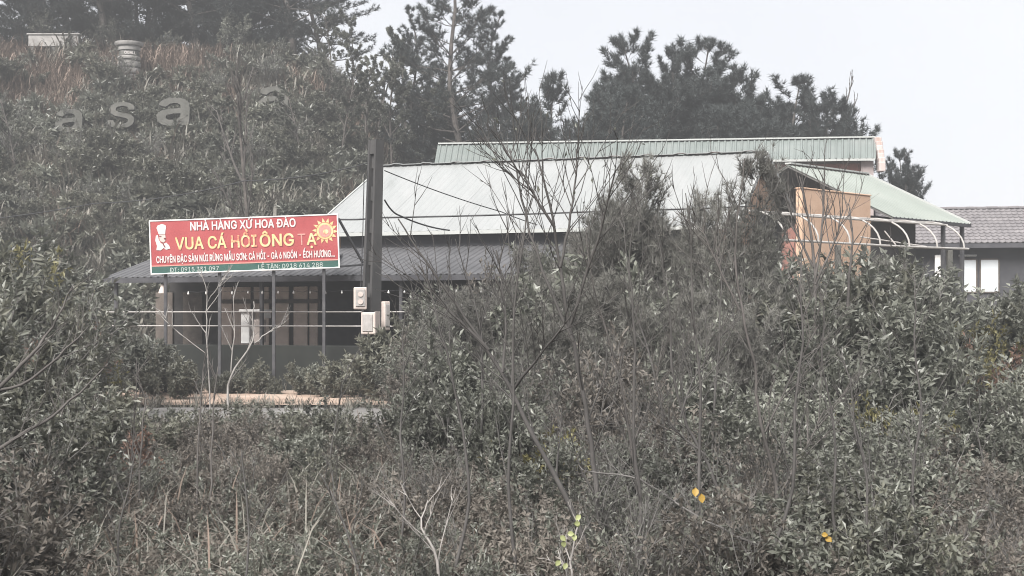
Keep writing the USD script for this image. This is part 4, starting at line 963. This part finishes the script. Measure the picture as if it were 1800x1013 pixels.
KIND = {'g': 'small leaved pale shrub', 'f': 'fine brushwood', 'a': 'leafy grey green shrub', 'b': 'olive leaved shrub', 'c': 'low brownish shrub', 't': 'twiggy half bare shrub', 'y': 'feathery young pine'}
def put(kind, px, ytop, Y, label=None, group=None):
    zone = next(z for q, z in ZONES if px < q)
    depth = 'farthest back' if Y > 28.5 else 'far back' if Y > 25.5 else 'behind mid thicket' if Y > 22 else 'amid the thicket' if Y > 19 else 'in mid thicket' if Y > 16 else 'before mid thicket' if Y > 14 else 'in front' if Y > 11.5 else 'well in front' if Y > 10 else 'at picture bottom'
    lab = f'{KIND[kind]} {depth} {zone}'; grp = lab
    if label: lab, grp = label, group
    if label and Y > 32.5:
        x = (px - 900) / F * Y; zb = float(terrain(x, Y)) - .05; h_ = (HY - ytop) / F * Y - zb
        place(SHRUB['h'][rg.integers(0, 3)], 'leafy_shrub', (x, Y, zb), rg.uniform(0, 360), (h_ / 1.9, h_ / 1.9, h_ / 1.9), lab, 'shrub', grp)
    elif kind == 'y': bush(YPINE[rg.integers(0, 3)], 3.0, px, ytop, Y, lab, 'young pine', grp, 'young_pine', .85, 1.2)
    else: bush(SHRUB[kind][rg.integers(0, 4)], 2.2 if kind == 'c' else 2.4 if kind == 'f' else 2.2 if kind == 'g' else 3.0, px, ytop, Y, lab, 'shrub', grp, {'a': 'leafy_shrub', 'b': 'olive_shrub', 'c': 'brown_shrub', 't': 'twiggy_shrub', 'f': 'brushwood_shrub', 'g': 'small_leaved_shrub'}[kind])
rows = [(30.0, 0, 62), (27.0, 18, 58), (24.0, 40, 60), (20.5, 95, 66), (17.5, 165, 70), (15.0, 235, 78), (12.8, 300, 88), (10.8, 360, 100), (9.2, 415, 110)]
for Y, dy, step in rows:
    px = -60.0
    while px < 1870:
        p = px + rg.uniform(-.35, .35) * step; px += step
        e = env(p)
        if 175 < p < 660 and Y > 22.5: continue
        if e >= 715: ytop = max(e + 12 + rg.uniform(0, 50), 500 + dy * 1.2)
        else: ytop = e + dy * (1.0 if p > 700 else .95) + rg.uniform(-6, 40)
        if ytop > 1000: continue
        u = rg.uniform()
        if p < 260: kind = 'b' if u < .38 else 'g' if u < .66 else ('a' if u < .78 else 't')
        elif p < 420: kind = 'c' if u < .45 else ('b' if u < .65 else 't')
        elif p < 820: kind = ('a' if u < .5 else 't' if u < .7 else 'c' if u < .9 else 'y')
        elif p < 1330: kind = ('y' if u < .34 else 't' if u < .62 else 'a' if u < .9 else 'c')
        else: kind = ('a' if u < .72 else 't' if u < .86 else 'y' if u < .93 else 'b')
        v_ = rg.uniform()
        if Y < 14 or (Y < 17 and v_ < .5):
            if p < 760 and Y < 11.5 and rg.uniform() < .5: continue
            if p < 760: kind = 'g' if v_ < .42 else 'c' if v_ < .55 else 'f'
            elif p < 1330: kind = 'g' if v_ < .22 else 'f' if v_ < .6 else 't'
            if 830 < p < 1340 and rg.uniform() < (.75 if Y < 11 else .35): continue
            if p >= 1330: kind = 'g' if v_ < .72 else 'f'
        put(kind, p, ytop, Y)
for kind, px, top, Y, lab in (('r', 108, 535, 26, 'russet leaved shrub among the bushes behind the left bare limbs'), ('r', 225, 745, 17, 'russet shrub low in the grass below the pale road'), ('r', 30, 600, 20, 'russet shrub at the left picture edge'), ('r', 1770, 590, 21, 'russet shrub near the right picture edge'),
                              ('n', 60, 425, 29, 'yellowish shrub at the left edge above the bare limbs'), ('n', 150, 610, 24, 'yellowish shrub left of the veranda low wall'), ('n', 960, 745, 15, 'yellowish green shrub left of the forked sapling base'), ('n', 1715, 545, 24, 'yellowish shrub below the two bright windows'), ('n', 1560, 690, 17, 'yellowish shrub in the right thicket below the awning frame')):
    x = (px - 900) / F * Y; zb = float(terrain(x, Y)) - .05; h_ = (HY - top) / F * Y - zb
    place(SHRUB[kind][rg.integers(0, 2)], 'russet_shrub' if kind == 'r' else 'yellowish_shrub', (x, Y, zb), rg.uniform(0, 360), (max(.5, h_ / 3.4),) * 2 + (h_ / 2.4,), lab, 'shrub')
# young pines that stand out against the roof
for px, top, Y in ((1090, 292, 25.5), (1128, 322, 26.5), (1268, 300, 25.0), (1226, 352, 26.5), (1060, 372, 27)):
    bush(YPINE[rg.integers(0, 3)], 3.0, px, top, Y, {1090: 'feathery young pine, left of the two tallest against the pale roof', 1268: 'feathery young pine, right of the two tallest, before the gable', 1128: 'feathery young pine just right of the left tall one', 1226: 'feathery young pine just left of the gable', 1060: 'shorter feathery young pine left of the left tall one'}[px], 'young pine', None, 'young_pine', .75, .9)
for k in range(13):
    p = 190 + k * 36 + rg.uniform(-12, 12)
    put('b', p, rg.uniform(628, 668), 36.3 - .0022 * (p - 200) + rg.uniform(-.2, .2), 'leafy bush against the low wall ' + ZB[k], 'bushes against the veranda low wall')
for k in range(26):
    p = 175 + k * 18.5 + rg.uniform(-8, 8)
    put('c' if k % 3 == 0 else 'a' if k % 3 == 1 else 'b', p, rg.uniform(698, 736), rg.uniform(18.5, 22.5))
# bushes on the verge before the veranda
for k, (px, top, Y, lab) in enumerate(((268, 610, 35.9, 'low leafy bush below the left edge of the sign'), (330, 640, 35.4, 'low leafy bush below the chef picture'),
                              (392, 655, 35.6, 'smallest leafy bush before the low wall'), (245, 585, 34.0, 'leafy bush before the first railing bay of the veranda'), (300, 622, 33.4, 'leafy bush on the pink verge below the chef picture'), (590, 625, 34.2, 'leafy bush left of the pole foot'), (640, 640, 33.2, 'leafy bush at the pole foot'), (700, 560, 33.0, 'leafy bush right of the pole foot'), (760, 530, 34, 'tall leafy bush two steps right of the pole'))):
    put('a' if k % 2 else 'b', px, top, Y, lab, 'bushes before the veranda')

# ------------------------------------------------------------------ bare saplings and limbs, traced by hand, branching by growth
def sapling(seed, px_pts, Y, r0, r1, label, mt, name='bare_sapling', twigs=9, tl=.8, branches=(), drift=.35, ground=True, lv=2, extra=()):
    rg = np.random.default_rng(seed); out = []
    def line(pp, Ya, Yb):
        Ys = np.linspace(Ya, Yb, len(pp)); q = np.array([at(a, b, y) for (a, b), y in zip(pp, Ys)])
        n = len(q); tt = np.linspace(0, n - 1, (n - 1) * 3 + 1)
        q2 = np.stack([np.interp(tt, np.arange(n), q[:, c]) for c in range(3)], 1)
        for _ in range(2): q2[1:-1] = .25 * q2[:-2] + .5 * q2[1:-1] + .25 * q2[2:]
        q2[1:-1] += rg.normal(0, .004 * Y / 10, q2[1:-1].shape); return q2
    main = line(px_pts, Y, Y + drift)
    if ground:
        b = main[0]; g = np.array([b[0], b[1], float(terrain(b[0], b[1])) - .1])
        if g[2] < b[2] - .15:
            main = np.vstack([g, main])
    base = main[0].copy()
    out.append((main, np.linspace(r0, r1, len(main)), 0))
    lines = [(main, r0, r1)]
    for bp, dY in branches:
        q = line(bp, Y + rg.uniform(-.05, .2), Y + dY); out.append((q, np.linspace(r0 * .5, r1, len(q)), 1)); lines.append((q, r0 * .5, r1))
    tw = []
    for q, ra, rb in lines:
        n = len(q)
        for k in range(twigs):
            s = .25 + .72 * (k + rg.uniform(0, 1)) / twigs; x = s * (n - 1); i = min(int(x), n - 2)
            p = q[i] + (q[i + 1] - q[i]) * (x - i); d0 = unit(q[i + 1] - q[i])
            side = unit(np.array([rg.normal(0, 1), rg.normal(0, .6), rg.normal(0, .3)])); side = unit(side - d0 * side.dot(d0))
            grow(rg, p, d0 * .8 + side * .6 + np.array([0, 0, .25]), tl * rg.uniform(.5, 1.2) * (1.2 - .6 * s), max(.0045 * Y / 11, ra * (1 - s) * .45), lv, tw, (4, 3), .5, .5, .3, .07, 5, .3, 1)
    t = thing(name, label, 'sapling', base)
    part('stem', wood(out[:1], 7), mt, t, origin=base, smooth=True)
    for o in out[1:]: part('branch', wood([(o[0], o[1], 0)], 6), mt, t, origin=base, smooth=True)
    part('twigs', wood(tw, 5), mt, t, origin=base)
    return t, out, tw, base, rg
def leaf_part(t, base, rg, P, D, ll, lw, mt, name='leaves', droop=.2):
    part(name, leaves(rg, np.asarray(P), np.asarray(D), ll, lw, droop), mt, t, origin=base)

DK, PL = M['twigdark'], M['twigpale']
t, o, tw, b, rg2 = sapling(501, [(1066, 1040), (1062, 960), (1050, 880), (1040, 780), (1024, 680), (1000, 570), (985, 470), (972, 380), (955, 310), (940, 262)], 10.5, .026, .006, 'bare sapling with the tallest forked stem, centre right of the roof', M['sapbark'], twigs=12, tl=.85,
        branches=(([(1008, 600), (950, 470), (925, 380), (905, 290), (896, 262)], .6), ([(1002, 575), (1035, 470), (1062, 390), (1082, 300)], -.2), ([(985, 470), (1000, 400), (1010, 330), (1013, 262)], .3), ([(975, 400), (935, 340), (915, 300)], .1)))
P, D = along(rg2, tw, 2, 1); sel = rg2.uniform(size=len(P)) < .3
leaf_part(t, b, rg2, P[sel], D[sel], .05, .022, M['leaf_a'])
t, o, tw, b, rg2 = sapling(502, [(1062, 1045), (1015, 910), (966, 822), (925, 740), (880, 650), (830, 575), (790, 520), (735, 440), (700, 385)], 10.0, .023, .005, 'bare sapling leaning far left across the veranda eave', M['sapbark'], twigs=11, tl=.7,
        branches=(([(884, 655), (890, 580), (885, 520), (872, 440)], .4), ([(860, 615), (790, 545), (745, 500)], .3), ([(900, 690), (960, 610), (1000, 560)], -.3)))
t, o, tw, b, rg2 = sapling(503, [(1215, 1045), (1150, 945), (1120, 860), (1108, 770), (1090, 660), (1060, 560), (1035, 480), (1030, 400)], 11.5, .016, .004, 'dark sapling with a thin straight stem right of the forked one', DK, twigs=9, tl=.7, branches=(([(1110, 790), (1150, 690), (1165, 600)], .3),))
t, o, tw, b, rg2 = sapling(504, [(1292, 1040), (1285, 950), (1268, 868), (1232, 790), (1196, 730), (1180, 640), (1178, 560), (1165, 460), (1150, 380)], 11.0, .018, .004, 'bare sapling with a kinked stem beside the yellow leaf', M['sapbark'], twigs=9, tl=.7, branches=(([(1196, 735), (1215, 670), (1250, 620)], .2), ([(1240, 800), (1200, 770), (1170, 740)], .2)))
t, o, tw, b, rg2 = sapling(505, [(1372, 1040), (1366, 960), (1370, 880), (1352, 795), (1330, 720), (1330, 640), (1300, 540), (1290, 450), (1300, 350), (1308, 280)], 12.0, .021, .005, 'dark sapling crossing before the peach gable wall', DK, twigs=10, tl=.8, branches=(([(1345, 760), (1390, 660), (1440, 570)], .3), ([(1300, 545), (1255, 450), (1232, 400)], .3), ([(1370, 870), (1420, 780), (1450, 720)], .2)))
t, o, tw, b, rg2 = sapling(506, [(1040, 830), (1110, 836), (1160, 862), (1220, 906), (1290, 942), (1375, 972), (1445, 1015), (1490, 1050)][::-1], 9.0, .011, .005, 'thin grey stem lying slantwise along the bottom right of the picture', M['twig'], twigs=9, tl=.4, drift=.5)
yl = at(1230, 864, 8.95); t.GetPath()
def big_leaf(t, base, p, size, mt, name, seed, n=1):
    rg = np.random.default_rng(seed)
    for k in range(n):
        q = p + rg.normal(0, size * .35, 3) * (n > 1)
        ang = np.linspace(-1, 1, 5); m = MB(); v, f = [], []
        a = unit(np.array([rg.normal(0, .5), rg.normal(-.3, .2), rg.normal(-.5, .5)])); s = unit(np.cross(a, [0, -1, .2])); nn = np.cross(s, a)
        for i_, w in ((0, .03), (.3, .34), (.6, .36), (.85, .18), (1, .02)):
            for sg in (-1, 0, 1): v.append(q + a * size * i_ + s * size * w * sg + nn * size * (.12 * abs(sg) - .18 * i_ * i_))
        for i_ in range(4):
            for j_ in range(2): f.append([i_ * 3 + j_, i_ * 3 + j_ + 1, i_ * 3 + j_ + 4, i_ * 3 + j_ + 3])
        part(name, (np.array(v), np.array(f)), mt, t, origin=base, smooth=True)
for k, (px, py, n_) in enumerate(((1222, 858, 1), (1232, 868, 1))): big_leaf(t, b, at(px, py, 8.95), .06, M['leaf_yellow'], 'yellow_leaf', 600 + k)
big_leaf(t, b, at(1452, 945, 9.1), .055, M['leaf_yellow'], 'yellow_leaf', 610); big_leaf(t, b, at(1445, 940, 9.1), .045, M['leaf_yellow'], 'yellow_leaf', 611)
t, o, tw, b, rg2 = sapling(507, [(1008, 1045), (1000, 990), (1015, 930), (1020, 900)], 8.8, .009, .004, 'short sprig with bright lime leaves at the bottom centre', M['twigpale'], name='leafy_sprig', twigs=3, tl=.2, branches=(([(1002, 985), (985, 945)], .05), ([(1004, 1000), (985, 990)], .05)))
for k, (px, py) in enumerate(((1020, 905), (1014, 915), (985, 942), (998, 938), (990, 950), (1010, 940), (985, 985), (996, 990), (1018, 920))): big_leaf(t, b, at(px, py, 8.8), .045, M['leaf_lime'], 'lime_leaf', 620 + k)
t, o, tw, b, rg2 = sapling(508, [(1436, 640), (1432, 560), (1434, 480), (1426, 410), (1412, 345), (1405, 310)], 21, .04, .009, 'dark slender tree fanning out before the peach parapet', DK, twigs=8, tl=1.1, branches=(([(1432, 500), (1445, 420), (1448, 350), (1450, 295)], .4), ([(1430, 470), (1405, 420), (1385, 385)], .3), ([(1434, 500), (1470, 420), (1482, 370)], .2)))
t, o, tw, b, rg2 = sapling(509, [(1490, 560), (1492, 480), (1500, 420), (1494, 365)], 22, .03, .008, 'thin dark tree over the awning frame', DK, twigs=6, tl=.8)
t, o, tw, b, rg2 = sapling(510, [(-60, 830), (0, 788), (50, 755), (92, 735), (140, 690), (190, 640)], 12, .022, .006, 'dark bare limb slanting up from the left picture edge, lowest of three', DK, twigs=7, tl=.5, name='bare_limb')
t, o, tw, b, rg2 = sapling(511, [(-40, 720), (20, 660), (70, 610), (100, 560), (130, 500)], 13, .024, .006, 'dark bare limb slanting up at the left edge, middle of three', DK, twigs=7, tl=.6, name='bare_limb')
t, o, tw, b, rg2 = sapling(512, [(-30, 690), (40, 680), (90, 640), (130, 600), (155, 575)], 13.5, .018, .005, 'dark bare limb slanting up at the left edge, highest of three', DK, twigs=6, tl=.5, name='bare_limb')
t, o, tw, b, rg2 = sapling(513, [(404, 760), (398, 672), (420, 638), (447, 602), (444, 560), (446, 530)], 22, .022, .008, 'pale forked bare sapling before the white cabinet', PL, twigs=4, tl=.5, branches=(([(447, 604), (470, 585), (500, 572)], .2), ([(406, 655), (412, 590), (410, 520)], .3)))
t, o, tw, b, rg2 = sapling(514, [(372, 760), (366, 640), (362, 560), (366, 522), (352, 470)], 23, .014, .006, 'pale thin bare sapling before the veranda under the red sign', PL, twigs=5, tl=.5, branches=(([(366, 530), (382, 505), (395, 490)], .1), ([(360, 620), (300, 575), (280, 545)], .3)))
for k, (px, Y, top) in enumerate(((105, 14, 700), (160, 15, 690), (250, 13, 690), (352, 14, 640), (375, 13.5, 645), (236, 15, 640))):
    sapling(530 + k, [(px - 6, 880), (px - 4, 800), (px + 2, top + 40), (px + 8, top)], Y, .012, .004, ['thin dark sapling low at the left edge', 'thin dark sapling left of the pale road patch', 'thin dark sapling over the pale road patch', 'thin dark sapling before the pink verge, left of a close pair', 'thin dark sapling before the pink verge, right of a close pair', 'thin dark slanting sapling over the left end of the pink verge'][k], DK, twigs=6, tl=.4)
LBL = ['thin bare sapling in the brown grass at the bottom left', 'thin bare sapling below the verge centre', 'thin bare sapling left of the bottom centre', 'crooked pale sapling at the bottom centre', 'thin bare sapling rising through the right thicket', 'thin bare sapling in the middle of the right thicket', 'thin bare sapling near the right edge', 'thin bare sapling left of the pole foot bushes', 'bare sapling before the grey lower roof', 'bare sapling with upright twigs across the roof eave', 'thin sapling below the two young pines', 'bare sapling just left of the gable', 'thin bare sapling in the bottom right corner', 'bare sapling under the awning frame']
SP = [((210, 1040), (205, 950), (225, 860), (240, 790), 10, .010), ((430, 1040), (440, 930), (430, 850), (425, 790), 10, .010), ((640, 1040), (620, 960), (590, 880), (560, 830), 9.5, .012), ((775, 1040), (765, 960), (735, 930), (752, 880), 9, .013), ((1560, 1040), (1540, 900), (1515, 780), (1480, 680), 12, .013), ((1640, 1040), (1650, 900), (1620, 800), (1600, 700), 12.5, .012), ((1740, 1040), (1745, 930), (1730, 800), (1700, 720), 11.5, .014),
      ((560, 900), (585, 780), (600, 690), (612, 640), 17, .014), ((845, 800), (850, 640), (845, 560), (800, 420), 15, .017), ((860, 860), (900, 700), (905, 560), (890, 380), 16, .018), ((1180, 900), (1165, 700), (1120, 560), (1085, 450), 14, .016), ((1250, 880), (1255, 700), (1270, 560), (1262, 400), 14.5, .018), ((1690, 1060), (1670, 1000), (1690, 950), (1720, 900), 9, .012), ((1560, 860), (1580, 700), (1560, 600), (1530, 520), 18, .016)]
for k, s in enumerate(SP):
    sapling(560 + k, list(s[:4]), s[4], s[5], .004, LBL[k], (M['sapbark'], DK, PL)[0 if k != 3 else 2], twigs=8 if k in (8, 9, 10, 11) else 6, tl=.95 if k in (8, 9, 10, 11) else .5)

XS = (((905, 980), (890, 860), (905, 700), (900, 540), (925, 400), (930, 318), 9.6, .014, 'dark upright sapling left of the forked one, before the grey lower roof'), ((1120, 1040), (1130, 900), (1110, 760), (1120, 600), (1105, 470), (1112, 400), 9.2, .015, 'dark upright sapling just right of the forked one'),
      ((1240, 960), (1225, 820), (1235, 680), (1215, 540), (1218, 420), (1205, 340), 9.8, .014, 'dark sapling reaching over the roof left of the gable'), ((1345, 1000), (1400, 860), (1395, 720), (1415, 600), (1405, 500), (1412, 420), 9.6, .015, 'dark sapling below the left end of the awning frame'),
      ((1480, 1040), (1460, 900), (1475, 760), (1440, 640), (1450, 560), (1442, 500), 9.9, .013, 'dark sapling below the peach parapet, lower than the fanning tree'), ((1610, 960), (1600, 840), (1625, 720), (1605, 610), (1612, 540), (1606, 480), 10.2, .012, 'dark sapling below the right end of the awning frame'),
      ((800, 1000), (830, 880), (815, 760), (790, 640), (770, 560), (742, 470), 9.8, .014, 'dark sapling leaning left below the lower roof'), ((700, 1000), (715, 880), (700, 770), (712, 660), (705, 590), (716, 540), 10.5, .011, 'thin dark sapling right of the pole foot'), ((1545, 1040), (1520, 940), (1530, 840), (1500, 760), (1498, 690), (1480, 620), 9.0, .012, 'dark crooked sapling low in the right thicket'))
for k, q in enumerate(XS):
    sapling(700 + k, list(q[:6]), q[6], q[7], .0035, q[8], M['sapbark'], twigs=9, tl=.6, drift=.3)

# ------------------------------------------------------------------ haze
hz_mat = usdkit.material(stage, '/World/Looks/haze_air', {'v': ('principled_volume', {'color': (.93, .94, .96), 'density': 0.0015, 'anisotropy': 0.2})}, [], volume='v.volume')
hb = trimesh.creation.box((900, 800, 0.1 + 66)); hb.apply_translation((0, 320, -40 + 33))
part('haze', hb, hz_mat, kind='stuff', label='thin pale mist hanging over the hillside', cat='haze')
